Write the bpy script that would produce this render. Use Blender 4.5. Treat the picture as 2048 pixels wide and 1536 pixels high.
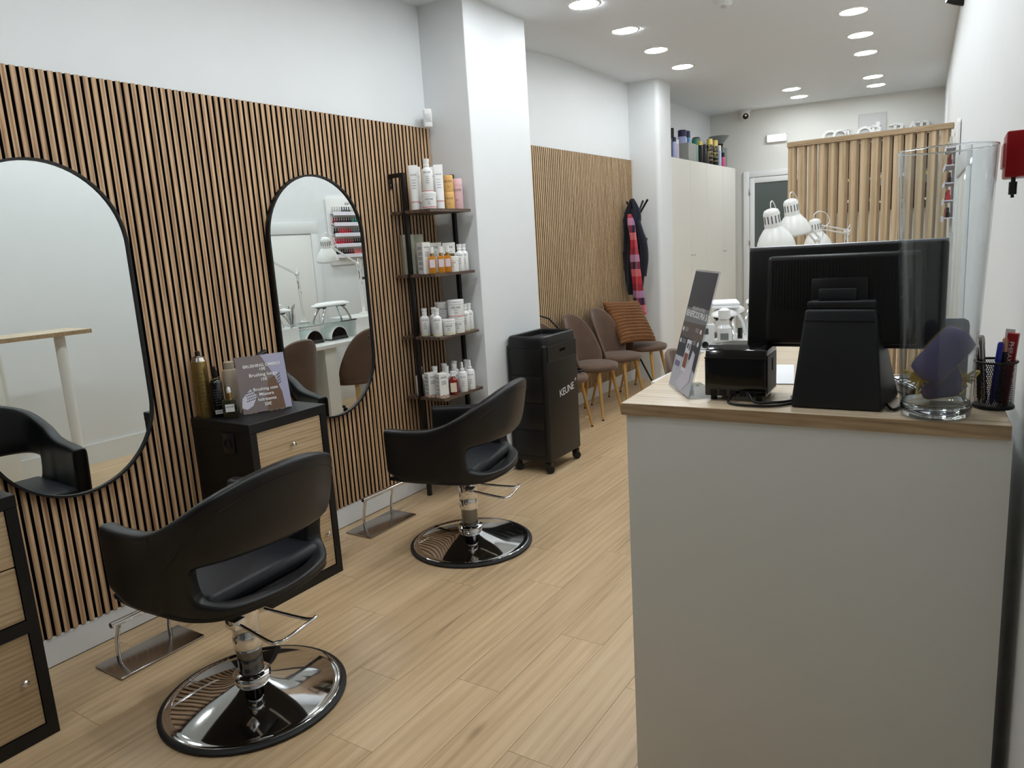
import bpy, bmesh, math, random
from mathutils import Vector, Matrix
import numpy as np
random.seed(7)
for o in list(bpy.data.objects): bpy.data.objects.remove(o)
S = bpy.context.scene
COL = S.collection

# ------------------------------------------------------------------ camera
F_PX = 1464.83
R0 = np.array([[0.83924243, 0.54037398, -0.06056483], [-0.05076726, 0.18876287, 0.98070957], [-0.54138233, 0.81997838, -0.18585112]])
CAM = np.array([3.22, 0.0, 1.61])
cd = bpy.data.cameras.new('camera'); cam = bpy.data.objects.new('camera', cd); COL.objects.link(cam)
cd.sensor_fit = 'HORIZONTAL'; cd.sensor_width = 36.0; cd.lens = F_PX / 2048 * 36; cd.clip_start = 0.02
M = Matrix.Identity(4)
for i in range(3):
    M[i][0] = R0[0][i]; M[i][1] = R0[1][i]; M[i][2] = -R0[2][i]; M[i][3] = CAM[i]
cam.matrix_world = M
S.camera = cam
# ------------------------------------------------------------------ world and exposure
S.view_settings.view_transform = 'Standard'; S.view_settings.look = 'None'
S.view_settings.gamma = 1.0; S.view_settings.use_curve_mapping = False
S.view_settings.exposure = 1.72
w = bpy.data.worlds.new('world'); S.world = w; w.use_nodes = True
w.node_tree.nodes['Background'].inputs[0].default_value = (0.8, 0.85, 0.9, 1)
w.node_tree.nodes['Background'].inputs[1].default_value = 0.05
LAMP_STRENGTH = 21.0
LAMP_COLOR = (0.93, 0.975, 1.0)

# ------------------------------------------------------------------ pixel helpers (a pixel gives a direction, a plane gives the distance)
def ray(x, y): return R0[0]*(x-1024)/F_PX - R0[1]*(y-768)/F_PX + R0[2]
def on(q, ax, v):
    d = ray(*q); t = (v-CAM[ax])/d[ax]; return Vector(CAM + d*t)
def PX(x, y, v): return on((x, y), 0, v)
def PY(x, y, v): return on((x, y), 1, v)
def PZ(x, y, v): return on((x, y), 2, v)
def wall_r(y): return 3.43 - 0.0724*y

# ------------------------------------------------------------------ materials
MATS = {}
def srgb(c):
    return tuple(((v/255)/12.92 if v/255 <= .04045 else ((v/255+.055)/1.055)**2.4) for v in c)
def mat(name, col, rough=.5, metal=0, spec=.5, emit=None, estr=0, trans=0, ior=1.45, bump=None, var=0, alpha=1, coat=0, sheen=0, lin=False):
    if name in MATS: return MATS[name]
    m = bpy.data.materials.new(name); m.use_nodes = True; nt = m.node_tree; b = nt.nodes['Principled BSDF']
    c = col if lin else srgb(col)
    b.inputs['Base Color'].default_value = (*c, 1); b.inputs['Roughness'].default_value = rough
    b.inputs['Metallic'].default_value = metal; b.inputs['Specular IOR Level'].default_value = spec
    b.inputs['Transmission Weight'].default_value = trans; b.inputs['IOR'].default_value = ior
    b.inputs['Alpha'].default_value = alpha; b.inputs['Coat Weight'].default_value = coat
    if sheen:
        b.inputs['Sheen Weight'].default_value = sheen; b.inputs['Sheen Roughness'].default_value = .4
    if emit:
        b.inputs['Emission Color'].default_value = (*emit, 1); b.inputs['Emission Strength'].default_value = estr
    tc = nt.nodes.new('ShaderNodeTexCoord')
    if var:
        n = nt.nodes.new('ShaderNodeTexNoise'); n.inputs['Scale'].default_value = 6; n.inputs['Detail'].default_value = 4
        nt.links.new(tc.outputs['Object'], n.inputs['Vector'])
        mx = nt.nodes.new('ShaderNodeMix'); mx.data_type = 'RGBA'
        mx.inputs['A'].default_value = (*[v*(1-var) for v in c], 1); mx.inputs['B'].default_value = (*[min(1, v*(1+var)) for v in c], 1)
        nt.links.new(n.outputs['Fac'], mx.inputs['Factor']); nt.links.new(mx.outputs['Result'], b.inputs['Base Color'])
    if bump:
        n = nt.nodes.new('ShaderNodeTexNoise'); n.inputs['Scale'].default_value = bump[0]; n.inputs['Detail'].default_value = 3
        nt.links.new(tc.outputs['Object'], n.inputs['Vector'])
        bp = nt.nodes.new('ShaderNodeBump'); bp.inputs['Strength'].default_value = bump[1]; bp.inputs['Distance'].default_value = .002
        nt.links.new(n.outputs['Fac'], bp.inputs['Height']); nt.links.new(bp.outputs['Normal'], b.inputs['Normal'])
    MATS[name] = m; return m

def wood(name, cols, grain='Y', fine=1.0, rough=.5, rnd=.12, streak=1.0, cracks=False, spread=.165):
    """oak: long streaks along one local axis, cathedral bands, each piece shifted by its own random number"""
    m = bpy.data.materials.new(name); m.use_nodes = True; nt = m.node_tree; N = nt.nodes; L = nt.links
    b = N['Principled BSDF']; b.inputs['Roughness'].default_value = rough
    tc = N.new('ShaderNodeTexCoord'); oi = N.new('ShaderNodeObjectInfo')
    ad = N.new('ShaderNodeVectorMath'); ad.operation = 'ADD'
    ml = N.new('ShaderNodeMath'); ml.operation = 'MULTIPLY'; ml.inputs[1].default_value = 53.0
    L.new(oi.outputs['Random'], ml.inputs[0]); L.new(tc.outputs['Object'], ad.inputs[0]); L.new(ml.outputs[0], ad.inputs[1])
    sc = {'X': (1.0, 16, 16), 'Y': (16, 1.0, 16), 'Z': (16, 16, 1.0)}[grain]
    mp = N.new('ShaderNodeMapping'); mp.inputs['Scale'].default_value = [v*fine for v in sc]
    L.new(ad.outputs[0], mp.inputs['Vector'])
    n1 = N.new('ShaderNodeTexNoise'); n1.inputs['Scale'].default_value = 1.0; n1.inputs['Detail'].default_value = 3; n1.inputs['Distortion'].default_value = .8
    L.new(mp.outputs[0], n1.inputs['Vector'])
    mp2 = N.new('ShaderNodeMapping'); mp2.inputs['Scale'].default_value = [v*fine*(6 if v > 2 else 2.0) for v in sc]
    L.new(ad.outputs[0], mp2.inputs['Vector'])
    n2 = N.new('ShaderNodeTexNoise'); n2.inputs['Scale'].default_value = 1.0; n2.inputs['Detail'].default_value = 4; n2.inputs['Roughness'].default_value = .7
    L.new(mp2.outputs[0], n2.inputs['Vector'])
    wv = N.new('ShaderNodeTexWave'); wv.wave_type = 'RINGS'; wv.rings_direction = grain; wv.inputs['Scale'].default_value = .5
    wv.inputs['Distortion'].default_value = 5; wv.inputs['Detail'].default_value = 2; wv.inputs['Detail Scale'].default_value = .6
    L.new(mp.outputs[0], wv.inputs['Vector'])
    a1 = N.new('ShaderNodeMix'); a1.inputs['Factor'].default_value = .42
    L.new(n1.outputs['Fac'], a1.inputs['A']); L.new(n2.outputs['Fac'], a1.inputs['B'])
    a2 = N.new('ShaderNodeMix'); a2.inputs['Factor'].default_value = .22*streak
    L.new(a1.outputs['Result'], a2.inputs['A']); L.new(wv.outputs['Fac'], a2.inputs['B'])
    cr = N.new('ShaderNodeValToRGB'); e = cr.color_ramp.elements
    e[0].position = .495-spread; e[0].color = (*srgb(cols[0]), 1); e[1].position = .495+spread; e[1].color = (*srgb(cols[2]), 1)
    k = e.new(.485); k.color = (*srgb(cols[1]), 1)
    L.new(a2.outputs['Result'], cr.inputs['Fac'])
    if cracks:   # thin dark checks along the grain, and the odd knot
        mp3 = N.new('ShaderNodeMapping'); mp3.inputs['Scale'].default_value = (34, 1.1, 1) if grain == 'Y' else (1, 1, 1)
        L.new(ad.outputs[0], mp3.inputs['Vector'])
        n3 = N.new('ShaderNodeTexNoise'); n3.inputs['Scale'].default_value = 1.0; n3.inputs['Detail'].default_value = 2; n3.inputs['Distortion'].default_value = .6
        L.new(mp3.outputs[0], n3.inputs['Vector'])
        r3 = N.new('ShaderNodeMapRange'); r3.inputs['From Min'].default_value = .685; r3.inputs['From Max'].default_value = .76; r3.inputs['To Max'].default_value = .42
        L.new(n3.outputs['Fac'], r3.inputs['Value'])
        mp4 = N.new('ShaderNodeMapping'); mp4.inputs['Scale'].default_value = (4.6, 1.5, 1)
        L.new(ad.outputs[0], mp4.inputs['Vector'])
        vo = N.new('ShaderNodeTexVoronoi'); vo.inputs['Scale'].default_value = 1.0; vo.inputs['Randomness'].default_value = 1.0
        L.new(mp4.outputs[0], vo.inputs['Vector'])
        r4 = N.new('ShaderNodeMapRange'); r4.inputs['From Min'].default_value = .11; r4.inputs['From Max'].default_value = .02; r4.inputs['To Max'].default_value = .4
        L.new(vo.outputs['Distance'], r4.inputs['Value'])
        mx_ = N.new('ShaderNodeMath'); mx_.operation = 'MAXIMUM'; L.new(r3.outputs[0], mx_.inputs[0]); L.new(r4.outputs[0], mx_.inputs[1])
        dk = N.new('ShaderNodeMix'); dk.data_type = 'RGBA'; dk.inputs['B'].default_value = (*srgb((92, 66, 44)), 1)
        L.new(mx_.outputs[0], dk.inputs['Factor']); L.new(cr.outputs['Color'], dk.inputs['A'])
    hs = N.new('ShaderNodeHueSaturation')
    mr = N.new('ShaderNodeMapRange'); mr.inputs['To Min'].default_value = 1-rnd; mr.inputs['To Max'].default_value = 1+rnd
    L.new(oi.outputs['Random'], mr.inputs['Value']); L.new(mr.outputs[0], hs.inputs['Value']); L.new(dk.outputs['Result'] if cracks else cr.outputs['Color'], hs.inputs['Color'])
    L.new(hs.outputs['Color'], b.inputs['Base Color'])
    bp = N.new('ShaderNodeBump'); bp.inputs['Strength'].default_value = .12; bp.inputs['Distance'].default_value = .001
    L.new(n2.outputs['Fac'], bp.inputs['Height']); L.new(bp.outputs['Normal'], b.inputs['Normal'])
    MATS[name] = m; return m

WHITE = mat('wall_paint', (228, 231, 232), .6, bump=(60, .08), var=.015)
CEILM = mat('ceiling_paint', (228, 232, 235), .7, bump=(40, .06))
TRIM = mat('trim_white', (226, 228, 228), .35)
FLOORW = wood('floor_oak', [(168, 139, 104), (200, 171, 133), (220, 195, 159)], 'Y', 1.25, .34, .05, .45, cracks=True, spread=.27)
SLATW = wood('slat_oak', [(138, 104, 74), (186, 150, 113), (210, 178, 140)], 'Z', 2.6, .55, .10)
SLATW2 = wood('slat_oak_pale', [(156, 126, 92), (192, 162, 124), (208, 180, 142)], 'Z', 2.6, .55, .07)
OAKX = wood('oak_panel', [(164, 140, 108), (190, 164, 128), (204, 180, 146)], 'Y', 3.0, .5, .03, .6)
TOPW = wood('oak_worktop', [(186, 164, 134), (208, 188, 158), (220, 204, 178)], 'X', 2.4, .3, .02, .6)
EDGEW = wood('oak_edge', [(140, 116, 86), (172, 146, 112), (190, 164, 130)], 'X', 3.2, .45, .02, .6)  # darker than the worktop oak: shade on the counter's edges put into the colour
FINW = wood('fin_oak', [(172, 148, 116), (198, 172, 136), (212, 188, 154)], 'Z', 1.6, .5, .04)
SHELFW = wood('shelf_walnut', [(58, 44, 36), (86, 68, 56), (110, 90, 76)], 'Y', 1.4, .45, .05)
BLACKW = mat('black_stained_wood', (11, 11, 11), .5, bump=(90, .1))
BLACK = mat('black_metal', (9, 9, 10), .45)
FELT = mat('black_felt', (10, 10, 10), .95, spec=.1)
LEATHER = mat('black_leather', (14, 15, 18), .40, bump=(260, .12))
LEATHER2 = mat('black_leather_back', (10, 10, 11), .55, bump=(260, .12))
SEATL = mat('seat_leather', (29, 32, 38), .45, bump=(260, .12))
CHROME = mat('chrome', (225, 226, 228), .06, 1)
STEEL = mat('brushed_steel', (178, 172, 166), .22, 1)
RUBBER = mat('rubber', (16, 16, 17), .55)
MIRROR = mat('mirror_glass', (238, 243, 242), .0, 1)
PLB = mat('black_plastic', (10, 10, 11), .42)
PLB2 = mat('charcoal_plastic', (25, 27, 32), .5)
GLOSSB = mat('gloss_black_plastic', (6, 6, 7), .12, coat=.5)
PLW = mat('white_plastic', (235, 235, 233), .35)
PLG = mat('grey_plastic', (205, 206, 206), .4)
VELVET = mat('brown_velvet', (96, 74, 60), .75, sheen=.25, var=.22)
GOLDW = mat('gold_wood', (188, 146, 82), .4, var=.08)
LACQ = mat('white_lacquer', (232, 232, 228), .3)
CREAM = mat('cream_laminate', (228, 226, 218), .35)
COUNTERM = mat('counter_laminate', (226, 226, 219), .45, bump=(200, .05))
def thin_glass(name, tint, ior):
    m = bpy.data.materials.new(name); m.use_nodes = True; nt = m.node_tree; nt.nodes.remove(nt.nodes['Principled BSDF'])
    tr = nt.nodes.new('ShaderNodeBsdfTransparent'); tr.inputs[0].default_value = (*tint, 1); gl = nt.nodes.new('ShaderNodeBsdfGlossy'); gl.inputs['Roughness'].default_value = .02
    lw = nt.nodes.new('ShaderNodeLayerWeight'); lw.inputs['Blend'].default_value = .5; mx = nt.nodes.new('ShaderNodeMixShader')
    pw = nt.nodes.new('ShaderNodeMath'); pw.operation = 'POWER'; pw.inputs[1].default_value = 3; nt.links.new(lw.outputs['Facing'], pw.inputs[0])
    fr = nt.nodes.new('ShaderNodeMath'); fr.operation = 'MULTIPLY_ADD'; fr.inputs[1].default_value = .75; fr.inputs[2].default_value = (ior-1)*.1; nt.links.new(pw.outputs[0], fr.inputs[0])
    nt.links.new(fr.outputs[0], mx.inputs[0]); nt.links.new(tr.outputs[0], mx.inputs[1]); nt.links.new(gl.outputs[0], mx.inputs[2])
    nt.links.new(mx.outputs[0], nt.nodes['Material Output'].inputs['Surface']); MATS[name] = m; return m
GLASS = thin_glass('clear_glass', (.955, .97, .975), 1.35)
SOLIDGL = mat('solid_glass', (240, 246, 248), .0, trans=1, ior=1.45)
ACRYL = thin_glass('acrylic', (.965, .975, .98), 1.3)
GREYGL = mat('grey_glass', (92, 100, 98), .15)
AMBER = mat('amber_liquid', (196, 128, 34), .12, coat=.4)
REDL = mat('red_liquid', (120, 24, 18), .12, coat=.4)
GOLDM = mat('gold_can', (152, 128, 76), .28, .75)
PRINT = mat('print_dark', (70, 72, 74), .6)
PRINTW = mat('print_white', (240, 240, 240), .5)
PINKB = mat('print_pink', (214, 150, 152), .5)

# ------------------------------------------------------------------ mesh building
class MB:
    def __init__(s): s.bm = bmesh.new()
    def _add(s, t, mtx=None):
        if mtx is not None: bmesh.ops.transform(t, matrix=mtx, verts=t.verts)
        me = bpy.data.meshes.new('t'); t.to_mesh(me); t.free(); s.bm.from_mesh(me); bpy.data.meshes.remove(me); return s
    def box(s, x0, x1, y0, y1, z0, z1, bev=0, seg=2, mtx=None):
        t = bmesh.new(); bmesh.ops.create_cube(t, size=1)
        bmesh.ops.scale(t, vec=(x1-x0, y1-y0, z1-z0), verts=t.verts)
        bmesh.ops.translate(t, vec=((x0+x1)/2, (y0+y1)/2, (z0+z1)/2), verts=t.verts)
        if bev: bmesh.ops.bevel(t, geom=t.edges[:], offset=bev, segments=seg, affect='EDGES', profile=.5)
        return s._add(t, mtx)
    def prism(s, poly, z0, z1, bev=0, mtx=None):
        t = bmesh.new(); vs = [t.verts.new((x, y, z0)) for x, y in poly]
        f = t.faces.new(vs); r = bmesh.ops.extrude_face_region(t, geom=[f])
        bmesh.ops.translate(t, vec=(0, 0, z1-z0), verts=[v for v in r['geom'] if isinstance(v, bmesh.types.BMVert)])
        bmesh.ops.recalc_face_normals(t, faces=t.faces)
        if bev: bmesh.ops.bevel(t, geom=t.edges[:], offset=bev, segments=2, affect='EDGES', profile=.5)
        return s._add(t, mtx)
    def lathe(s, prof, n=32, mtx=None, cap=True):
        t = bmesh.new(); rings = []
        for r, z in prof:
            if r < 1e-5: rings.append([t.verts.new((0, 0, z))])
            else: rings.append([t.verts.new((r*math.cos(2*math.pi*i/n), r*math.sin(2*math.pi*i/n), z)) for i in range(n)])
        for a, b in zip(rings, rings[1:]):
            for i in range(n):
                j = (i+1) % n
                q = [a[i % len(a)], a[j % len(a)], b[j % len(b)], b[i % len(b)]]
                u = []
                for v in q:
                    if v not in u: u.append(v)
                if len(u) > 2: t.faces.new(u)
        if cap:
            if len(rings[0]) > 2: t.faces.new(rings[0][::-1])
            if len(rings[-1]) > 2: t.faces.new(rings[-1])
        bmesh.ops.recalc_face_normals(t, faces=t.faces)
        return s._add(t, mtx)
    def tube(s, pts, r, n=8, closed=False, cap=True):
        pts = [Vector(p) for p in pts]; t = bmesh.new(); rings = []; m = len(pts); prev = None
        for i, p in enumerate(pts):
            a = pts[i-1] if (i or closed) else p; b = pts[(i+1) % m] if (i < m-1 or closed) else p
            d = (b-a).normalized()
            if prev is None: u = d.orthogonal().normalized()
            else: u = (prev - d*prev.dot(d)).normalized()
            prev = u; v = d.cross(u); rr = r[i] if isinstance(r, (list, tuple)) else r
            rings.append([t.verts.new(p + u*rr*math.cos(2*math.pi*k/n) + v*rr*math.sin(2*math.pi*k/n)) for k in range(n)])
        for i in range(m if closed else m-1):
            a = rings[i]; b = rings[(i+1) % m]
            for k in range(n): t.faces.new((a[k], a[(k+1) % n], b[(k+1) % n], b[k]))
        if cap and not closed: t.faces.new(rings[0][::-1]); t.faces.new(rings[-1])
        bmesh.ops.recalc_face_normals(t, faces=t.faces)
        return s._add(t)
    def grid(s, rows, closed_u=False, closed_v=False):
        t = bmesh.new(); V = [[t.verts.new(p) for p in r] for r in rows]; nu = len(rows); nv = len(rows[0])
        for i in range(nu if closed_u else nu-1):
            for j in range(nv if closed_v else nv-1):
                t.faces.new((V[i][j], V[(i+1) % nu][j], V[(i+1) % nu][(j+1) % nv], V[i][(j+1) % nv]))
        return s._add(t)
    def poly(s, pts):
        t = bmesh.new(); t.faces.new([t.verts.new(p) for p in pts]); return s._add(t)
    def ball(s, c, r, sx=1, sy=1, sz=1, n=16):
        t = bmesh.new(); bmesh.ops.create_uvsphere(t, u_segments=n, v_segments=max(6, n//2), radius=r)
        bmesh.ops.scale(t, vec=(sx, sy, sz), verts=t.verts); bmesh.ops.translate(t, vec=c, verts=t.verts); return s._add(t)
    def mesh(s, name, smooth=35):
        me = bpy.data.meshes.new(name); s.bm.to_mesh(me); s.bm.free()
        if smooth:
            me.polygons.foreach_set('use_smooth', [True]*len(me.polygons)); me.set_sharp_from_angle(angle=math.radians(smooth))
        return me
    def build(s, name, m, parent=None, world=False, smooth=35, sub=0, solid=0):
        me = s.mesh(name, smooth)
        if world and parent is not None:
            root = parent
            while root.parent: root = root.parent
            me.transform(root.matrix_basis.inverted())
        o = link(name, me, m, parent)
        if solid:
            md = o.modifiers.new('solid', 'SOLIDIFY'); md.thickness = solid; md.offset = 0
        if sub:
            md = o.modifiers.new('sub', 'SUBSURF'); md.levels = sub; md.render_levels = sub
        return o
def link(name, me, m, parent=None):
    o = bpy.data.objects.new(name, me); COL.objects.link(o)
    if m is not None and not me.materials: me.materials.append(m)
    if parent is not None: o.parent = parent
    return o
def tag(o, label, cat, group=None):
    o['label'] = label; o['category'] = cat
    if group: o['group'] = group
    return o
def thing(name, label, cat, loc=(0, 0, 0), rz=0, group=None):
    o = bpy.data.objects.new(name, None); COL.objects.link(o); o.location = loc; o.rotation_euler = (0, 0, rz)
    o.matrix_basis = Matrix.Translation(Vector(loc)) @ Matrix.Rotation(rz, 4, 'Z'); o.empty_display_size = .05
    return tag(o, label, cat, group)
def struct(o): o['kind'] = 'structure'; return o
def dup(root, loc, rz=0, label=None, group=None):
    def cp(o, par):
        c = o.copy(); COL.objects.link(c); c.parent = par
        for ch in o.children: cp(ch, c)
        return c
    r = cp(root, None); r.location = loc; r.rotation_euler = (0, 0, rz); r.matrix_basis = Matrix.Translation(Vector(loc)) @ Matrix.Rotation(rz, 4, 'Z')
    if label: r['label'] = label
    if group: r['group'] = group
    return r
def text(name, body, size, m, parent, mtx, extrude=.0, align='CENTER', shear=0, world=False, space=1.0, bold=0):
    cu = bpy.data.curves.new(name, 'FONT'); cu.body = body; cu.size = size; cu.align_x = align; cu.align_y = 'CENTER'; cu.extrude = extrude
    cu.shear = shear; cu.space_character = space; cu.offset = bold; cu.resolution_u = 3
    to = bpy.data.objects.new(name, cu); me = bpy.data.meshes.new_from_object(to); bpy.data.objects.remove(to); bpy.data.curves.remove(cu)
    me.name = name; me.materials.clear(); me.transform(mtx)
    if world and parent is not None:
        root = parent
        while root.parent: root = root.parent
        me.transform(root.matrix_basis.inverted())
    return link(name, me, m, parent)
def frame_mtx(o, ux, uy):
    """matrix with local x along ux, local y along uy, origin o"""
    ux = Vector(ux).normalized(); uy = Vector(uy); uy = (uy - ux*uy.dot(ux)).normalized(); uz = ux.cross(uy)
    m = Matrix.Identity(4)
    for i in range(3): m[i][0] = ux[i]; m[i][1] = uy[i]; m[i][2] = uz[i]; m[i][3] = o[i]
    return m
def T(x, y, z): return Matrix.Translation((x, y, z))
def RX(a): return Matrix.Rotation(math.radians(a), 4, 'X')
def RY(a): return Matrix.Rotation(math.radians(a), 4, 'Y')
def RZ(a): return Matrix.Rotation(math.radians(a), 4, 'Z')
def cat(pts, n):
    """catmull-rom through points of any dimension, n samples per span"""
    P = [np.array(p, float) for p in pts]; P = [2*P[0]-P[1]] + P + [2*P[-1]-P[-2]]; out = []
    for i in range(1, len(P)-2):
        for k in range(n):
            t = k/n; a, b, c, d = P[i-1:i+3]
            out.append(.5*((2*b)+(-a+c)*t+(2*a-5*b+4*c-d)*t*t+(-a+3*b-3*c+d)*t**3))
    out.append(P[-2]); return out

# ================================================================== THE ROOM
CE = 3.165; CE2 = 3.25      # the ceiling rises a little past the first pillar
YF, YB = -2.4, 10.83
def ceilz(y): return CE + (CE2-CE)*min(1, max(0, (y-4.77)/1.4))
fl = struct(MB().box(-.5, 3.75, YF, 11.5, -.12, -.003).build('floor', mat('floor_joint', (92, 74, 52), .8)))
PW, PL = .196, 1.30
full = MB().box(-PW/2+.0007, PW/2-.0007, -PL/2+.0007, PL/2-.0007, -.0028, 0).mesh('plank', 0)
full.materials.append(FLOORW)
for i in range(-2, 19):
    off = [0, .47, .93, .22, .71, 1.12, .35][i % 7]
    x = .02 + PW*(i+.5)
    if x - PW/2 > 3.6: continue
    j = 0; y = YF + off - PL/2
    while y - PL/2 < 11.2:
        if y + PL/2 > YF and (i >= 0 or y > 5.2) and x - PW/2 < wall_r(y-PL/2)+.05:
            o = link('plank', full, None, fl); o.location = (x, y, 0)
        y += PL

_m = frame_mtx((0, 0, 0), (0, 1, 0), (0, 0, 1))
struct(MB().prism([(YF-.1, CE), (4.77, CE), (6.17, CE2), (11.5, CE2), (11.5, CE2+.2), (YF-.1, CE2+.2)], -.5, 3.8, mtx=_m).build('ceiling', CEILM, smooth=10))
RW_X = -.19     # the wall behind the waiting chairs is set back
struct(MB().box(-.36, 0, YF, 4.03, 0, CE).build('wall_left', WHITE))
struct(MB().box(-.36, RW_X, 4.768, 8.0, 0, CE2).build('wall_recess', WHITE))
ALC = PZ(1420, 232, CE2)
struct(MB().box(-.5, ALC.x, 8.0, ALC.y+.1, 0, CE2).build('wall_alcove', WHITE))
pill = struct(MB().box(-.36, .363, 4.03, 4.768, 0, CE+.02, .004, 1).build('wall_pillar', WHITE))
def rounded(x0, x1, y0, y1, r, n=6):
    p = [(x0, y0), (x1-r, y0)] + [(x1-r+r*math.sin(a*math.pi/2/n), y0+r-r*math.cos(a*math.pi/2/n)) for a in range(1, n+1)] + [(x1, y1), (x0, y1)]
    return p
struct(MB().prism(rounded(-.3, .155, 7.79, 8.15, .05), 0, CE2).build('wall_pillar', WHITE))
# right wall runs at a slight angle to the left one
def slab(p0, p1, th, z0, z1):
    d = Vector((p1[0]-p0[0], p1[1]-p0[1])).normalized(); nrm = Vector((d.y, -d.x))*th
    return [(p0[0], p0[1]), (p1[0], p1[1]), (p1[0]+nrm.x, p1[1]+nrm.y), (p0[0]+nrm.x, p0[1]+nrm.y)], z0, z1
struct(MB().prism(*slab((wall_r(YF), YF), (wall_r(11.4), 11.4), .15, 0, CE2)).build('wall_right', WHITE))
_a = PZ(1471.5, 224, CE2); _b = PZ(1893, 172, CE2); BK0 = (_a.x, _a.y); BK1 = (_b.x+.08, _b.y+.014)
def backy(x): return BK0[1] + (x-BK0[0])*(BK1[1]-BK0[1])/(BK1[0]-BK0[0])
struct(MB().prism([(-.45, ALC.y), BK0, BK1, (BK1[0], 11.5), (-.45, 11.5)], 0, CE2).build('wall_back', mat('wall_cream', (222, 222, 217), .6, bump=(60, .08))))
struct(MB().box(-.2, 3.75, YF-.12, YF, 0, CE).build('wall_front', mat('grey_shop_front', (120, 122, 124), .5)))
struct(MB().box(0, .02, YF, 4.03, 0, .125, .004, 1).build('baseboard_left', TRIM))
struct(MB().box(RW_X, RW_X+.02, 4.768, 7.79, 0, .125, .004, 1).build('baseboard_left', TRIM))
struct(MB().prism(*slab((wall_r(YF)-.016, YF), (wall_r(7.0)-.016, 7.0), .0155, 0, .17)).build('baseboard_right', TRIM))

# closet door in the right wall (seen in the mirror)
def rw(y, off): # point on the right wall, off metres into the room
    return (wall_r(y)-off*.9974, y-off*.0722)
def rslab(y0, y1, o0, o1):
    a = rw(y0, o0); b = rw(y1, o0); c = rw(y1, o1); d = rw(y0, o1); return [a, b, c, d]
dr = struct(MB().prism(rslab(4.40, 5.66, .001, .022), 1.86, 1.98, .003).prism(rslab(5.57, 5.66, .001, .022), 0, 1.86, .003).prism(rslab(4.40, 4.49, .001, .022), 0, 1.86, .003).build('door_2', TRIM))
for a, b in ((4.493, 5.04), (5.046, 5.567)):
    MB().prism(rslab(a, b, .001, .014), .01, 1.855, .002).build('door_leaf', LACQ, dr)

# back door with grey pane
def bp(x, off): return (x + off*.17, backy(x)-off)
def bslab(x0, x1, o0, o1): return [bp(x0, o0), bp(x1, o0), bp(x1, o1), bp(x0, o1)]
DX = PY(1487, 345, backy(.2)).x-.35; DZ = PY(1487, 345, backy(.25)).z-2.38
_bp = bp
def bp(x, off): return _bp(x+DX, off)
d1 = struct(MB().prism(bslab(.35, .43, .001, .03), 0, 2.38+DZ, .003).prism(bslab(1.22, 1.30, .001, .03), 0, 2.38+DZ, .003).prism(bslab(.43, 1.22, .001, .03), 2.30+DZ, 2.38+DZ, .003).build('door_1', TRIM))
leaf = MB().prism(bslab(.435, .50, .001, .022), .01, 2.295+DZ, .003).prism(bslab(1.15, 1.215, .001, .022), .01, 2.295+DZ, .003).prism(bslab(.5, 1.15, .001, .022), 2.22+DZ, 2.295+DZ, .003).prism(bslab(.5, 1.15, .001, .022), .01, 1.05, .003).build('door_leaf', TRIM, d1)
MB().prism(bslab(.5, 1.15, .001, .008), 1.05, 2.22+DZ).build('pane', GREYGL, d1)
for z in (2.1, 1.4, .4): MB().prism(bslab(.425, .44, .03, .038), z, z+.09, .002).build('hinge', STEEL, d1)
bp = _bp

# ------------------------------------------------------------------ ceiling downlights
EMIT = mat('led_diffuser', (255, 255, 255), .6, emit=LAMP_COLOR, estr=LAMP_STRENGTH)
px_l = [(1168, 8), (1250, 60), (1312, 100), (1365, 133), (1707, 22), (1721, 69), (1731, 105), (1746, 153), (1752, 170), (1583, 178), (1598, 193)]
spots = []
for a, b in px_l:
    p = PZ(a, b, CE2)
    for _ in range(12): p = PZ(a, b, ceilz(p.y))
    spots.append(p)
for k in range(1, 7): spots.append(Vector((.83+.06*k, 4.76-.79*k, CE)))
for k in range(1, 7): spots.append(Vector((2.25+.06*k, 6.68-.8*k, ceilz(6.68-.8*k))))
ring = MB().lathe([(.098, -.001), (.1, -.006), (.116, -.004), (.12, 0)], 40, cap=False).mesh('rim'); ring.materials.append(PLW)
disc = MB().lathe([(0, -.004), (.099, -.004), (.099, -.001), (0, -.001)], 40, cap=False).mesh('diffuser'); disc.materials.append(EMIT)
for i, p in enumerate(spots):
    inleft = p.x < 1.0
    own = ['beside the wide pillar', 'between the pillars, second past the wide pillar', 'between the pillars, third past the wide pillar', 'before the narrow pillar', 'in front of the fin screen, one lamp away from it', 'right in front of the fin screen', 'just behind the fin screen', 'second from the back wall behind the fin screen', 'closest to the back wall behind the fin screen', 'before the back door, second from the back wall', 'before the back door, closest to the back wall']
    lab = 'round recessed LED downlight in the row along the slatted wall' if inleft else ('round recessed LED downlight in the row along the plain white wall' if p.x > 1.5 else 'round recessed LED downlight before the back door')
    t = thing('ceiling_downlight', lab, 'ceiling light', (p.x, p.y, p.z), 0, lab.replace('round recessed LED downlight', 'downlights'))
    if i < len(own): t['label'] = 'round recessed LED downlight ' + own[i]
    link('rim', ring, None, t); link('diffuser', disc, None, t)
sd = PZ(1448, -9, CE2)
t = thing('smoke_detector', 'small white round smoke detector on the ceiling', 'detector', (sd.x, sd.y, ceilz(sd.y)))
MB().lathe([(.055, 0), (.055, -.02), (.04, -.035), (0, -.035)], 28).build('body', PLW, t)
MB().lathe([(.02, -.036), (.018, -.045), (0, -.046)], 16).build('sensor', PLG, t)

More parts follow.
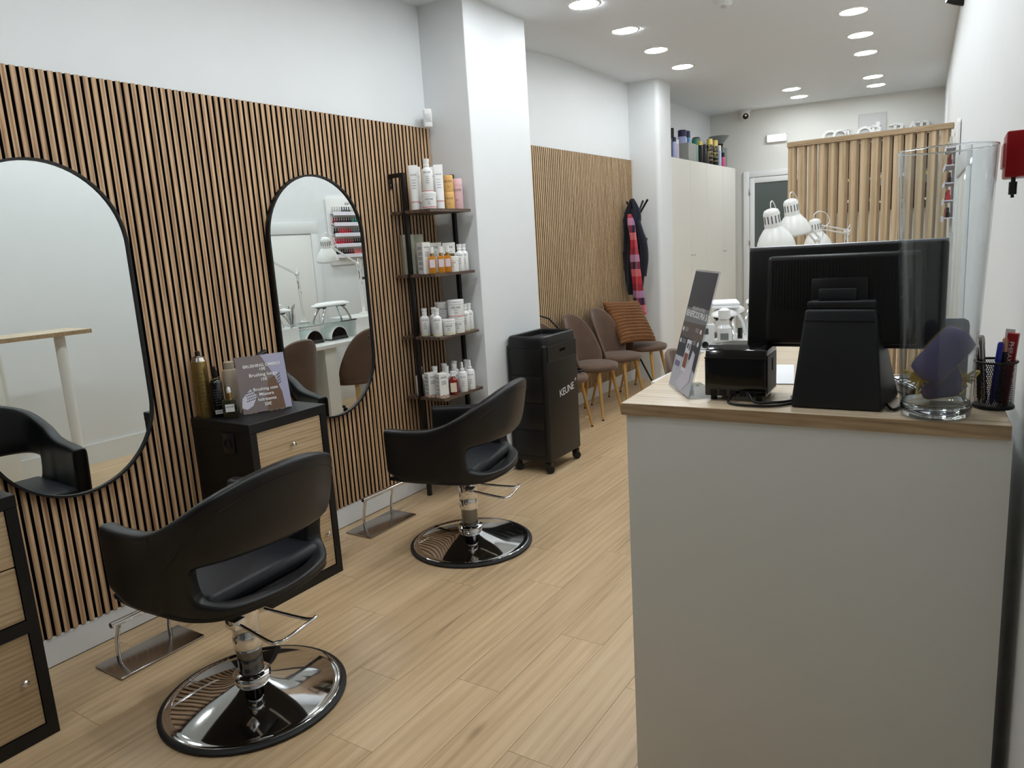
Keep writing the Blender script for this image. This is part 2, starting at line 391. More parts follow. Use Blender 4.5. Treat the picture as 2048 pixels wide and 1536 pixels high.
# ================================================================== SLATTED WALL PANELS
PITCH = .0342
def slat_panel(y0, y1, z0, z1, m, label, xw=0):
    t = thing('slat_panel', label, 'wall panel', (xw, (y0+y1)/2, z0))
    MB().box(xw+.001, xw+.014, y0, y1, z0, z1).build('felt_backing', FELT, t, True)
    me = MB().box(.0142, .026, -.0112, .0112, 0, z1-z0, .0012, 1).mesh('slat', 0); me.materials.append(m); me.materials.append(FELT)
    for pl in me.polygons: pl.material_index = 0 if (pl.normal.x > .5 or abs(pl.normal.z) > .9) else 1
    n = int((y1-y0)/PITCH); st = (y1-y0)/n
    for i in range(n):
        o = link('slat', me, None, t); o.location = (0, y0+(i+.5)*st-(y0+y1)/2, 0)
slat_panel(.62, 4.028, .127, 2.405, SLATW, 'brown oak slat panel behind the two styling mirrors')
slat_panel(4.772, 7.788, .127, 2.447, SLATW2, 'pale oak slat panel behind the waiting chairs', RW_X)

# ================================================================== MIRRORS
def stadium(w, h, n=20):
    r = w/2; p = []
    for i in range(n+1): a = math.pi*i/n; p.append((r*math.cos(a), h/2-r+r*math.sin(a)))
    for i in range(n+1): a = math.pi+math.pi*i/n; p.append((r*math.cos(a), -h/2+r+r*math.sin(a)))
    return p
def wall_mirror(yc, zc, wid, hei, label):
    t = thing('wall_mirror', label, 'mirror', (.0265, yc, zc))
    mt = frame_mtx((0, 0, 0), (0, 1, 0), (0, 0, 1))  # local xy -> yz, normal +x
    MB().prism(stadium(wid-.02, hei-.02, 32), .004, .020, mtx=mt).build('glass', MIRROR, t, smooth=20)
    o = stadium(wid, hei, 32); i = stadium(wid-.02, hei-.02, 32); b = MB()
    rows = [[(mt @ Vector((x, y, z))) for x, y in q] for q, z in ((i, 0), (o, 0), (o, .03), (i, .03))]
    b.grid([list(r) for r in rows], True, True); b.build('frame', BLACK, t, smooth=30)
wall_mirror(1.485, 1.372, .70, 1.375, 'arched black-rimmed mirror beside the bare-topped oak-fronted cabinet')
wall_mirror(2.937, 1.372, .70, 1.375, 'arched black-rimmed mirror behind the price sign')

# ================================================================== STYLING CABINETS
def cabinet(x1, y0, y1, label, knob_door):
    t = thing('styling_cabinet', label, 'cabinet', (.25, (y0+y1)/2, 0), 0, None)
    x0 = .03; H = .89; fw = .036
    b = MB()
    b.box(x0, x1-.004, y0, y0+.03, 0, H-.045, .001, 1).box(x0, x1-.004, y1-.03, y1, 0, H-.045, .001, 1).box(x0, x0+.02, y0+.03, y1-.03, .02, H-.045)
    b.build('side_panels', BLACKW, t, True)
    MB().box(x0, x1, y0-.002, y1+.002, H-.045, H, .002, 1).build('top_board', BLACKW, t, True)
    MB().box(x1-.004, x1, y0, y0+fw, 0, H-.0455).box(x1-.004, x1, y1-fw, y1, 0, H-.0455).box(x1-.02, x1, y0+fw, y1-fw, 0, .05).box(x1-.02, x1, y0+fw, y1-fw, .40, .445).build('front_frame', BLACKW, t, True)
    for z0, z1 in ((.053, .397), (.448, .638), (.644, .842)):
        dn = 'door' if z0 < .1 else 'drawer'
        d = MB().box(x1-.022, x1-.006, y0+fw+.002, y1-fw-.002, z0, z1, .001, 1).build(dn, OAKX, t, True)
        ky, kz = ((y0+y1)/2, (z0+z1)/2) if dn == 'drawer' else (y1-fw-.045, .235)
        k = MB().lathe([(.004, 0), (.004, .012), (.011, .016), (.012, .022), (.009, .026), (0, .027)], 16, mtx=T(x1-.006, ky, kz) @ RY(90))
        k.build('knob', CHROME, d, True)
    return t
cabinet(.50, .60, 1.045, 'black cabinet with oak fronts under the near end of the slats, bare top', True)
c2 = cabinet(.462, 2.018, 2.474, 'black cabinet with oak drawers carrying the price sign and hair products', False)
MB().box(.268, .346, 2.010, 2.018, .742, .838, .003, 2).build('power_socket', mat('socket_plate', (30, 30, 32), .35), c2, True)
so = c2.children[-1]
MB().lathe([(.024, 0), (.026, .004), (.021, .0045), (.019, -.006), (0, -.006)], 24, mtx=T(.307, 2.0105, .79) @ RX(90)).build('socket_well', GLOSSB, so, True)

# ================================================================== SALON CHAIRS
def salon_chair(label, loc, rz, dz):
    t = thing('salon_chair', label, 'salon chair', loc, rz)
    half = [(.328, .305), (.19, .325), (.03, .325), (-.12, .310), (-.225, .243), (-.268, .13), (-.28, 0)]
    ztop = [.712, .714, .728, .79, .866, .912, .925]; lean = [0, .0, .01, .035, .06, .07, .072]; thk = [.07, .07, .068, .066, .064, .062, .062]
    C = [(a, b, z, l, k) for (a, b), z, l, k in zip(half, ztop, lean, thk)]
    C = C + [(a, -b, z, l, k) for a, b, z, l, k in C[-2::-1]]
    sm = cat(C, 5); n = len(sm); zb = .432
    cols = []; mid = (n-1)/2
    hw = n*.245
    for i, c in enumerate(sm):
        a = sm[max(0, i-1)]; b = sm[min(n-1, i+1)]; d = Vector((b[0]-a[0], b[1]-a[1])).normalized(); nr = Vector((-d.y, d.x))
        if nr.dot(Vector((c[0]-.02, c[1]))) < 0: nr = -nr
        q = (i-mid)/hw; hole = abs(q) < 1
        hh = max(.016, .08*(1-abs(q)**3)**(1/3)) if hole else .016
        zc = .552 + .012*min(1, abs(q)); zt = c[2]; z_b = zb + (.03*max(0, (c[0]-.2)/.09) if c[0] > .2 else 0)
        zs = [z_b, z_b+.012, z_b+(zc-hh-z_b)*.55, zc-hh, zc+hh, zc+hh+(zt-zc-hh)*.5, zt-.016, zt]
        out, inn = [], []
        for k, z in enumerate(zs):
            fz = (z-zb)/.5; L = c[3]*fz - .022*(1-fz)*(1 if c[0] < 0 else .6)
            p = Vector((c[0], c[1])) + nr*L
            ro = .012 if k in (0, 7) else 0
            out.append((p.x-nr.x*ro, p.y-nr.y*ro, z)); inn.append((p.x-nr.x*(c[4]-ro), p.y-nr.y*(c[4]-ro), z))
        cols.append((out, inn, hole))
    bm = bmesh.new(); V = [([bm.verts.new(p) for p in o], [bm.verts.new(p) for p in i_]) for o, i_, h in cols]
    def q(*v): bm.faces.new(v)
    for i in range(n-1):
        A, B = V[i], V[i+1]; hole = cols[i][2] and cols[i+1][2]
        for k in range(7):
            if k == 3 and hole: continue
            q(A[0][k], A[0][k+1], B[0][k+1], B[0][k]); q(A[1][k], B[1][k], B[1][k+1], A[1][k+1])
        q(A[0][0], B[0][0], B[1][0], A[1][0]); q(A[0][7], A[1][7], B[1][7], B[0][7])
        if hole:
            q(A[0][3], A[1][3], B[1][3], B[0][3]); q(A[0][4], B[0][4], B[1][4], A[1][4])
            for s_, j in ((not (i > 0 and cols[i-1][2]), A), (not (i+2 < n and cols[i+2][2]), B)):
                if s_: q(j[0][3], j[0][4], j[1][4], j[1][3])
    for e in (V[0], V[-1]):
        for k in range(7): q(e[0][k], e[1][k], e[1][k+1], e[0][k+1])
    bmesh.ops.recalc_face_normals(bm, faces=bm.faces); bmesh.ops.translate(bm, vec=(0, 0, dz), verts=bm.verts)
    b = MB(); b.bm.free(); b.bm = bm
    shell = b.build('backrest_shell', LEATHER, t, smooth=60, sub=2)
    # back cover panel seam: a fine piping that follows the outside of the back
    pts = []
    rng = [i for i in range(n) if abs(i-mid) <= hw*1.22]
    for i in rng:
        o = cols[i][0]; qd = (i-mid)/(hw*1.22); f = 1-.9*abs(qd)**4
        z = o[4][2] + (o[7][2]-.045-o[4][2])*f; k = min(1, max(0, (z-o[4][2])/(o[7][2]-o[4][2])))
        x = o[4][0]+(o[6][0]-o[4][0])*k; y = o[4][1]+(o[6][1]-o[4][1])*k
        pts.append((x*1.004, y*1.004, z+dz))
    MB().tube(pts, .0028, 6).build('piping', LEATHER2, shell)
    for sg in (-1, 1):
        o = cols[int(round(mid+sg*hw*1.28))][0]
        MB().tube([(p[0]*.996, p[1]*.996, p[2]+dz) for p in o[1:7]], .0022, 6).build('side_seam', LEATHER2, shell)
    MB().box(-.175, .31, -.25, .25, .45+dz, .515+dz, .03, 4).build('seat_cushion', SEATL, t, smooth=60)
    MB().prism([(c[0]*.94, c[1]*.94) for c in sm], .436+dz, .455+dz, .004).build('seat_base', LEATHER2, t)
    MB().box(-.09, .09, -.09, .09, .412+dz, .436+dz, .004).build('mount_plate', BLACK, t)
    base = MB().lathe([(0, .003), (.326, .003), (.338, .005), (.338, .012), (.33, .018), (.318, .019)], 72).build('base_rim', RUBBER, t)
    MB().lathe([(.322, .017), (.317, .021), (.306, .0195), (.29, .024), (.22, .044), (.15, .062), (.1, .073), (.066, .082), (.064, .09)], 72, cap=False).build('base_disc', CHROME, t, smooth=50)
    MB().lathe([(.064, .088), (.068, .094), (.068, .104), (.060, .112), (.046, .114)], 40, cap=False).build('collar', CHROME, t, smooth=40)
    MB().lathe([(.045, .11), (.045, .215)], 36, cap=False).build('column', mat('dark_chrome', (120, 122, 126), .05, 1), t)
    MB().lathe([(.0505, .205), (.0515, .21), (.0515, .262), (.0505, .264), (.0515, .266), (.0505, .36+dz), (.047, .368+dz), (.03, .368+dz), (.03, .42+dz)], 36, cap=False).build('sleeve', CHROME, t, smooth=40)
    lv = [(-.06, .045, .33), (-.243, .074, .315), (-.268, .095, .32), (-.275, .07, .32), (-.276, -.05, .312), (-.262, -.08, .31), (-.236, -.093, .312), (-.06, -.075, .33), (-.03, -.085, .335)]
    lv = [(x, -y, z+dz*.5) for x, y, z in lv]
    MB().tube([tuple(p) for p in cat(lv, 5)], .0065, 10).build('pump_lever', CHROME, t, smooth=60)
    MB().box(-.075, -.02, .05, .1, .315+dz*.5, .35+dz*.5, .005).build('lever_clamp', CHROME, t)
    return t
ch1 = salon_chair('black leather salon chair facing the mirror next to the bare-topped cabinet', (.972, 1.52, 0), math.radians(180+3), .035)
ch2 = salon_chair('black leather salon chair facing the mirror next to the bottle rack', (.868, 3.057, 0), math.radians(180+12), .0)

# ================================================================== FOOTRESTS
def footrest(x0, x1, y0, y1, zb, bx, by0, by1, uy, label):
    t = thing('footrest', label, 'footrest', ((x0+x1)/2, (y0+y1)/2, 0))
    MB().box(x0, x1, y0, y1, 0.001, .011, .004, 2).build('plate', STEEL, t, True)
    for u in uy:
        MB().tube([(x0+.062, u, .008), (x0+.060, u, .06), (x0+.066, u+.004, .12), (bx, u+.010, zb-.004)], .009, 12).build('post', CHROME, t, True)
    MB().tube([(bx, by0, zb), (bx, by1, zb)], .013, 16).build('bar', CHROME, t, True)
    MB().tube([(bx, by0-.001, zb), (bx, by0+.002, zb)], .011, 16).build('end_cap', BLACK, t, True)
footrest(.195, .395, 1.33, 1.705, .19, .286, 1.375, 1.70, (1.40, 1.63), 'chrome footrest on steel plate at the bare-topped cabinet')
footrest(.10, .30, 2.85, 3.258, .19, .184, 2.93, 3.325, (2.945, 3.185), 'chrome footrest on steel plate between the price sign cabinet and bottle rack')

# ================================================================== BOTTLE RACK
SZ = [.287, .680, 1.073, 1.466, 1.859]
RX0, RX1, RY0, RY1 = .035, .355, 3.56, 4.01
t = thing('bottle_rack', 'black metal rack with five dark wooden shelves in the corner by the pillar', 'shelf', (.2, 3.78, 0))
MB().box(.125, .15, 3.575, 3.60, 0, 2.09, .001, 1).build('post', BLACK, t, True)
MB().box(.19, .215, 3.985, 4.01, 0, 2.09, .001, 1).build('post', BLACK, t, True)
for ya, xa in ((3.575, .125), (3.985, .19)):
    br = MB().box(.027, xa, ya, ya+.025, 2.065, 2.09, .001, 1).box(.027, .033, ya, ya+.025, 2.0, 2.065).build('wall_bracket', BLACK, t, True)
    MB().lathe([(.006, 0), (.005, .003), (0, .003)], 12, mtx=T(.033, ya+.0125, 2.025) @ RY(90)).build('screw', STEEL, br, True)
for z in SZ:
    sh = MB().box(RX0, RX1, RY0+.045, RY1-.03, z-.018, z, .001, 1).box(RX0, .12, RY0, RY0+.045, z-.018, z).box(.155, RX1, RY0, RY0+.045, z-.018, z).build('shelf_board', SHELFW, t, True)

# ---- product shapes (one builder for each kind, copied for repeats)
def vtext(body, size, w, z, r, parent, m=None, cx=0):
    """small print standing on the front (-y) of a product"""
    return text('lettering', body, size, m or PRINT, parent, T(cx, -r-.0008, z) @ RX(90))
LOGO = 'KEUNÉ'
def p_bottle(label, group, h=.175, r=.029, m=PLW, capm=PLW, band=None, logo=True, cat_='bottle'):
    t = thing('product_bottle', label, cat_, (0, 0, 0), 0, group)
    b = h*.70
    MB().lathe([(0, 0), (r*.92, 0), (r, .004), (r, b-.012), (r*.93, b-.004), (r*.6, b+.004), (r*.46, b+.010), (r*.46, b+.022)], 28).build('body', m, t)
    MB().lathe([(r*.48, b+.014), (r*.55, b+.016), (r*.55, b+.026), (r*.5, b+.028), (r*.58, h-.012), (r*.6, h), (0, h)], 24).build('cap', capm, t)
    if band: MB().lathe([(r+.0004, .006), (r+.0004, .012)], 28, cap=False).build('base_band', band, t)
    if logo:
        vtext(LOGO, r*.42, 0, b*.84, r, t)
        for k in range(4): MB().box(-r*.3, r*.3, -r-.001, -r*.94, b*(.66-.09*k), b*(.66-.09*k)+.0018).build('small_print', PRINT, t)
    return t
def p_jar(label, group, h=.1, r=.045, m=PLW, lid=PLW, band=None):
    t = thing('product_jar', label, 'jar', (0, 0, 0), 0, group)
    MB().lathe([(0, 0), (r*.93, 0), (r*.96, .004), (r*.96, h*.76)], 32).build('body', m, t)
    MB().lathe([(r*.98, h*.74), (r, h*.77), (r, h*.82), (r*.96, h*.84), (r, h*.87), (r, h-.003), (r*.97, h), (0, h)], 32).build('lid', lid, t)
    if band: MB().lathe([(r*.96+.0005, .008), (r*.96+.0005, .015)], 32, cap=False).build('base_band', band, t)
    vtext(LOGO, r*.34, 0, h*.58, r*.96, t)
    for k in range(2): MB().box(-r*.2, r*.2, -r*.96-.001, -r*.9, h*(.42-.12*k), h*(.42-.12*k)+.0018).build('small_print', PRINT, t)
    return t
def p_tube(label, group, h=.27, r=.027):
    t = thing('product_tube', label, 'tube', (0, 0, 0), 0, group)
    n = 28; rows = []
    for k in range(9):
        f = k/8; z = .045+(h-.045)*f
        rows.append([(r*(1+.12*f)*math.cos(2*math.pi*i/n), r*(1-.93*f**1.3)*math.sin(2*math.pi*i/n), z) for i in range(n)])
    MB().grid(rows, False, True).poly(rows[-1]).build('body', PLW, t)
    MB().lathe([(0, 0), (r*.98, 0), (r, .003), (r, .044), (0, .044)], 28).build('cap', PLW, t)
    MB().lathe([(r+.0012, .047), (r+.0012, .052)], 28, cap=False).build('red_band', PINKB, t)
    vtext(LOGO, r*.45, 0, h*.78, r*.42, t)
    for k in range(4): MB().box(-r*.45, r*.45, -r*(.5+.08*k)-.001, -r*.3, h*(.66-.06*k), h*(.66-.06*k)+.0018).build('small_print', PRINT, t)
    return t
def p_can(label, group, h=.105, r=.032, m=None, two=True):
    t = thing('product_canister', label, 'canister', (0, 0, 0), 0, group)
    MB().lathe([(0, 0), (r*.97, 0), (r, .002), (r, h*.78)], 30).build('body', m, t)
    MB().lathe([(r, h*.785), (r, h-.004), (r*.96, h), (0, h)], 30).build('lid', m, t)
    vtext(LOGO, r*.5, 0, h*.62, r, t); vtext('So!', r*.35, 0, h*.3, r, t)
    return t
def p_box(label, group, w, d, h, m, logo=True, side=None, base=None, name='product_box'):
    t = thing(name, label, 'box', (0, 0, 0), 0, group)
    MB().box(-w/2, w/2, -d/2, d/2, 0, h, .0012, 1).build('carton', m, t)
    if logo:
        vtext(LOGO, w*.2, 0, h*.84, d/2, t)
        for k in range(3): MB().box(-w*.25, w*.25, -d/2-.0012, -d/2+.001, h*(.68-.06*k), h*(.68-.06*k)+.002).build('small_print', PRINT, t)
    if side:
        for k in range(5): MB().box(-w/2-.0012, -w/2+.001, -d*.36, d*.36, h*(.12+.16*k), h*(.12+.16*k)+h*.11).build('side_print', side, t)
    if base:
        MB().box(-w/2-.0006, w/2+.0006, -d/2-.0006, d/2+.0006, 0.0005, h*.12).build('floral_base', base, t)
        for k in range(4): MB().ball((-w*.35+w*.24*k, -d/2-.0006, h*(.05+.03*(k % 2))), w*.07, 1, .1, 1, 8).build('flower', mat('flower_print', (120, 40, 60), .6), t)
    return t
def p_amber(label, group, h=.165, w=.045):
    t = thing('oil_bottle', label, 'bottle', (0, 0, 0), 0, group); b = h*.64
    MB().box(-w/2, w/2, -w/2, w/2, 0, b, .005, 2).build('body', AMBER, t)
    MB().lathe([(.010, b), (.012, b+.002), (.012, b+.016), (.008, b+.018)], 16).build('collar', mat('gold_collar', (196, 160, 96), .25, .9), t)
    MB().lathe([(.009, b+.016), (.014, b+.02), (.014, h-.002), (0, h)], 16).build('clear_cap', mat('frosted_cap', (232, 230, 226), .25), t)
    MB().box(-w*.36, w*.36, -w/2-.0008, -w/2+.001, b*.35, b*.82).build('paper_label', mat('label_lilac', (222, 212, 224), .6), t)
    return t
def p_pump(label, group, h=.19, r=.027):
    t = thing('spray_bottle', label, 'bottle', (0, 0, 0), 0, group); b = h*.68
    MB().lathe([(0, 0), (r*.94, 0), (r, .004), (r, b-.02), (r*.86, b-.006), (r*.5, b)], 28).build('body', PLW, t)
    MB().lathe([(r*.5, b), (r*.5, b+.014), (r*.3, b+.018), (r*.26, h-.02), (r*.22, h-.004), (0, h-.002)], 20).build('pump', PLW, t)
    MB().lathe([(r*.55, b+.002), (r*.55, h), (0, h+.001)], 24, cap=False).build('clear_cap', ACRYL, t)
    vtext(LOGO, r*.4, 0, b*.74, r, t)
    for k in range(3): MB().box(-r*.28, r*.28, -r-.001, -r*.94, b*(.5-.1*k), b*(.5-.1*k)+.0018).build('small_print', PRINT, t)
    return t
def face(x, y): return math.atan2(CAM[1]-y, CAM[0]-x) + math.pi/2   # turn a product's front towards the room's entrance
def put(o, x, y, z, turn=0):
    o.location = (x, y, z); o.rotation_euler = (0, 0, face(x, y)+turn)
    o.matrix_basis = Matrix.Translation((x, y, z)) @ Matrix.Rotation(face(x, y)+turn, 4, 'Z'); return o
def cp(src, x, y, z, turn=0, label=None): return put(dup(src, (0, 0, 0), 0, label), x, y, z, turn)

# top shelf
z = SZ[4]
tb = put(p_tube('tall white tube standing on its cap, beside the black post of the top shelf', None), .20, 3.615, z)
tb2 = cp(tb, .15, 3.70, z, 0, 'white tube standing half hidden behind the stacked jar and bottle')
tb3 = cp(tb, .30, 3.735, z, .1, 'tall white tube standing between the stacked jar and the orange canisters')
cp(tb, .20, 3.79, z, 0, 'white tube at the back of the top shelf behind the stacked bottle')
j1 = put(p_jar('white lidded jar with a red line on the top shelf carrying a bottle', None, .10, .046, band=PINKB), .285, 3.645, z)
bt = put(p_bottle('white bottle standing on a jar on the top shelf', None, .20, .034, band=PINKB), .283, 3.645, z+.10)
ORG = mat('orange_canister', (232, 184, 112), .45); PNK = mat('pink_canister', (226, 186, 190), .45)
o1 = put(p_can('pale orange canister on the top shelf, lower of its stack', None, .104, .032, ORG), .305, 3.825, z)
cp(o1, .303, 3.826, z+.1045, 0, 'pale orange canister on the top shelf, upper of its stack')
put(p_can('pink canister at the pillar end of the top shelf', None, .19, .038, PNK), .30, 3.915, z)
# second shelf
z = SZ[3]
SAGE = mat('sage_carton', (176, 178, 158), .6); WCART = mat('white_carton', (232, 231, 226), .6); GREYP = mat('grey_print', (176, 180, 184), .6)
bx = put(p_box('tall sage green carton by the wall on the second shelf', None, .07, .07, .25, SAGE, False), .083, 3.64, z, .25)
cp(bx, .075, 3.75, z, .1, 'tall sage green carton deeper on the second shelf')
put(p_box('white carton with grey printed side next to the oil bottles', None, .055, .075, .195, WCART, True, GREYP), .225, 3.625, z, .5)
put(p_box('wide white carton behind the oil bottles', None, .11, .05, .19, WCART), .19, 3.76, z)
am = put(p_amber('amber oil bottle with clear cap on the second shelf', 'amber oil bottles on the rack'), .290, 3.622, z)
am['label'] = 'amber oil bottle with clear cap next to the grey-sided carton'
cp(am, .325, 3.668, z, 0, 'amber oil bottle with clear cap, middle one of three'); cp(am, .335, 3.722, z, 0, 'amber oil bottle with clear cap next to the white jar')
wb = put(p_box('white carton with a dark window behind a white jar', None, .082, .05, .185, WCART), .255, 3.845, z)
MB().box(-.034, .034, -.0262, -.024, .085, .115).build('window', mat('olive_window', (96, 92, 56), .4), wb)
put(p_jar('white lidded jar on the second shelf beside the oil bottles', None, .098, .043), .312, 3.795, z)
b2 = put(p_bottle('white round-shouldered bottle on the second shelf', 'white bottles on the second shelf', .172, .028), .318, 3.872, z)
b2['label'] = 'white round-shouldered bottle next to the jar on the second shelf'
cp(b2, .300, 3.942, z, 0, 'white round-shouldered bottle at the pillar end of the second shelf')
# third shelf
z = SZ[2]
YEL = mat('yellow_band', (226, 222, 168), .5)
b3 = put(p_bottle('white round-shouldered bottle on the third shelf', 'white bottles on the third shelf', .175, .03, band=YEL), .19, 3.622, z)
b3['label'] = 'white bottle touching the black post on the third shelf'
for x_, y_, l_ in ((.205, 3.70, 'white bottle standing behind two bottles on the third shelf'), (.298, 3.612, 'white bottle next to the yellow-based jar on the third shelf'), (.305, 3.90, 'white bottle next to the stacked jars on the third shelf'), (.29, 3.965, 'white bottle at the pillar end of the third shelf')): cp(b3, x_, y_, z, 0, l_)
j3 = put(p_jar('squat white jar with yellow base on the third shelf', None, .098, .044, band=YEL), .318, 3.70, z)
j4 = put(p_jar('white jar under a bigger jar on the third shelf', None, .098, .044), .318, 3.80, z)
put(p_jar('big white jar stacked on a smaller jar on the third shelf', None, .115, .054, band=PINKB), .31, 3.80, z+.0982)
j5 = put(p_jar('white jar at the back of the third shelf, under another jar', None, .098, .044), .20, 3.80, z)
put(p_jar('big white jar stacked at the back of the third shelf', None, .10, .05), .20, 3.80, z+.0982)
# fourth shelf
z = SZ[1]
b4 = put(p_bottle('white round-shouldered bottle on the fourth shelf', 'white bottles on the fourth shelf', .185, .031), .105, 3.63, z)
b4['label'] = 'white bottle on the wall side of the black post, fourth shelf'
for x, y in ((.20, 3.67), (.19, 3.78), (.27, 3.70), (.20, 3.88), (.265, 3.79), (.25, 3.95)): cp(b4, x, y, z, 0, 'white bottle in the back row of the fourth shelf')
FLOR = mat('floral_base', (216, 196, 176), .6)
fb = put(p_box('cream carton with floral base on the fourth shelf', 'floral cartons on the fourth shelf', .062, .062, .155, WCART, True, GREYP, FLOR), .215, 3.602, z, .45)
fb['label'] = 'cream carton with floral base next to the black post'
cp(fb, .30, 3.608, z, .45, 'cream carton with floral base next to the red lotion')
rb = put(p_bottle('clear-capped bottle of red lotion on the fourth shelf', None, .15, .030, REDL, PLW, None, False), .322, 3.70, z)
MB().box(-.02, .02, -.0312, -.028, .02, .08).build('paper_label', mat('label_cream', (226, 212, 190), .6), rb)
pm = put(p_pump('white spray bottle with clear overcap on the fourth shelf', 'white spray bottles on the fourth shelf', .20, .031), .325, 3.80, z)
pm['label'] = 'white spray bottle with clear overcap next to the red lotion'
cp(pm, .325, 3.885, z, 0, 'white spray bottle with clear overcap at the pillar end')
# lowest shelf
z = SZ[0]
GRN = mat('dark_green_jar', (18, 58, 26), .25)
gj = put(p_jar('dark green tub with black lid on the lowest shelf', 'dark green tubs on the lowest shelf', .20, .058, GRN, GLOSSB, mat('gold_band', (206, 186, 120), .3, .8)), .25, 3.66, z)
gj['label'] = 'dark green tub with black lid under the floral cartons'
cp(gj, .27, 3.82, z, 0, 'dark green tub with black lid next to the black carton')
put(p_box('black carton at the pillar end of the lowest shelf', None, .10, .08, .24, PLB, False), .27, 3.935, z)

# motion sensor above the panel
t = thing('motion_sensor', 'small white motion sensor in the corner above the slats', 'sensor', (.085, 3.945, 2.395), math.radians(50))
MB().box(-.028, .028, -.018, .02, 0, .118, .012, 4).build('body', PLW, t)
MB().box(-.02, .02, -.021, -.015, .045, .088, .002).build('lens', PLG, t)
MB().box(-.021, .021, -.0195, -.015, .036, .040).build('groove', mat('groove_grey', (160, 160, 160), .5), t)
MB().box(-.012, .012, .018, .085, .03, .09, .003).build('corner_bracket', PLW, t)

# ---- products on the cabinet
def gold_can(x, y, z):
    t = thing('hairspray_can', 'tall gold hairspray can on the drawer cabinet', 'spray can', (x, y, z))
    r = .036; h = .285
    MB().lathe([(0, 0), (r*.96, 0), (r, .004), (r, h-.02), (r*.97, h-.015)], 36).build('body', GOLDM, t)
    MB().lathe([(r*.97, h-.016), (r*.75, h+.004), (r*.5, h+.008), (r*.5, h+.012), (0, h+.012)], 36).build('dome', STEEL, t)
    MB().lathe([(.012, h+.01), (.012, h+.03), (.006, h+.034), (0, h+.034)], 18).build('nozzle', GLOSSB, t)
    for k in range(10): MB().box(-.016, .016, -r-.0008, -r*.9, .05+.018*k, .052+.018*k).build('small_print', mat('print_olive', (92, 80, 40), .5), t)
    t.rotation_euler[2] = face(x, y); return t
gold_can(.085, 2.065, .89)
t = thing('spray_bottle', 'black trigger spray bottle with white barcode label', 'bottle', (.152, 2.095, .89), face(.15, 2.1))
MB().lathe([(0, 0), (.027, 0), (.029, .004), (.029, .165), (.02, .178), (.013, .182)], 28).build('body', GLOSSB, t)
MB().lathe([(.03, .168), (.03, .182), (.024, .19), (.016, .192)], 28).build('collar', ACRYL, t)
MB().box(-.012, .012, -.012, .014, .188, .225, .004).box(-.008, .008, -.03, .012, .222, .243, .004).box(-.005, .005, -.026, -.018, .19, .224, .002).build('trigger_head', PLB, t)
MB().box(-.018, .018, -.030, -.026, .018, .036).build('barcode_label', PRINTW, t)
for k in range(6): MB().box(-.015+.005*k, -.013+.005*k, -.0306, -.029, .022, .034).build('barcode_line', PLB, t)
for k in range(7): MB().box(-.014, .014, -.0296, -.026, .06+.012*k, .0615+.012*k).build('small_print', mat('print_grey', (90, 90, 92), .5), t)
BEI = mat('beige_bottle', (172, 158, 140), .4)
t = thing('shampoo_bottle', 'tall beige bottle with ribbed cap behind the dropper bottle', 'bottle', (.155, 2.175, .89), face(.15, 2.17))
MB().lathe([(0, 0), (.033, 0), (.035, .004), (.035, .20), (.03, .214), (.022, .218)], 32).build('body', BEI, t)
MB().lathe([(.023, .216), (.0235, .25), (.021, .253), (0, .253)], 32).build('cap', BEI, t)
t = thing('dropper_bottle', 'small dark square dropper bottle with white label', 'bottle', (.235, 2.10, .89), face(.23, 2.1)-.15)
MB().box(-.034, .034, -.025, .025, 0, .088, .004, 2).build('body', mat('olive_glass', (44, 42, 22), .06, coat=.6), t)
MB().lathe([(.010, .088), (.010, .098), (.012, .1), (.012, .118), (.009, .12)], 20).build('collar', mat('gold_collar', (196, 160, 96), .25, .9), t)
MB().lathe([(.008, .118), (.010, .124), (.008, .14), (.004, .147), (0, .148)], 20).build('bulb', PLW, t)
MB().box(-.02, .02, -.0258, -.0245, .032, .068).build('paper_label', PRINTW, t)
text('lettering', 'KEUNÉ', .011, PRINT, t, T(0, -.0264, .056) @ RX(90))
t = thing('lotion_bottle', 'clear bottle with white label behind the price sign', 'bottle', (.135, 2.255, .89), face(.13, 2.25))
MB().lathe([(0, 0), (.03, 0), (.032, .004), (.032, .13), (.016, .145), (.014, .15)], 28).build('body', mat('milky_bottle', (206, 206, 202), .2), t)
MB().lathe([(.016, .148), (.016, .185), (0, .186)], 24).build('cap', PLW, t)
MB().box(-.022, .022, -.0335, -.026, .04, .10).build('paper_label', PRINTW, t)
t = thing('hair_brush', 'black hair brush standing behind the price sign', 'brush', (.16, 2.345, .89), .5)
MB().lathe([(0, 0), (.025, 0), (.025, .14), (.02, .15), (0, .15)], 20).build('cup', PLB, t)
MB().tube([(0, 0, .15), (.005, .01, .24), (.012, .03, .275)], [.008, .009, .007], 10).build('handle', PLB, t)
MB().tube([(.0, -.005, .255), (.02, .05, .268)], .012, 10).build('brush_head', PLB, t)

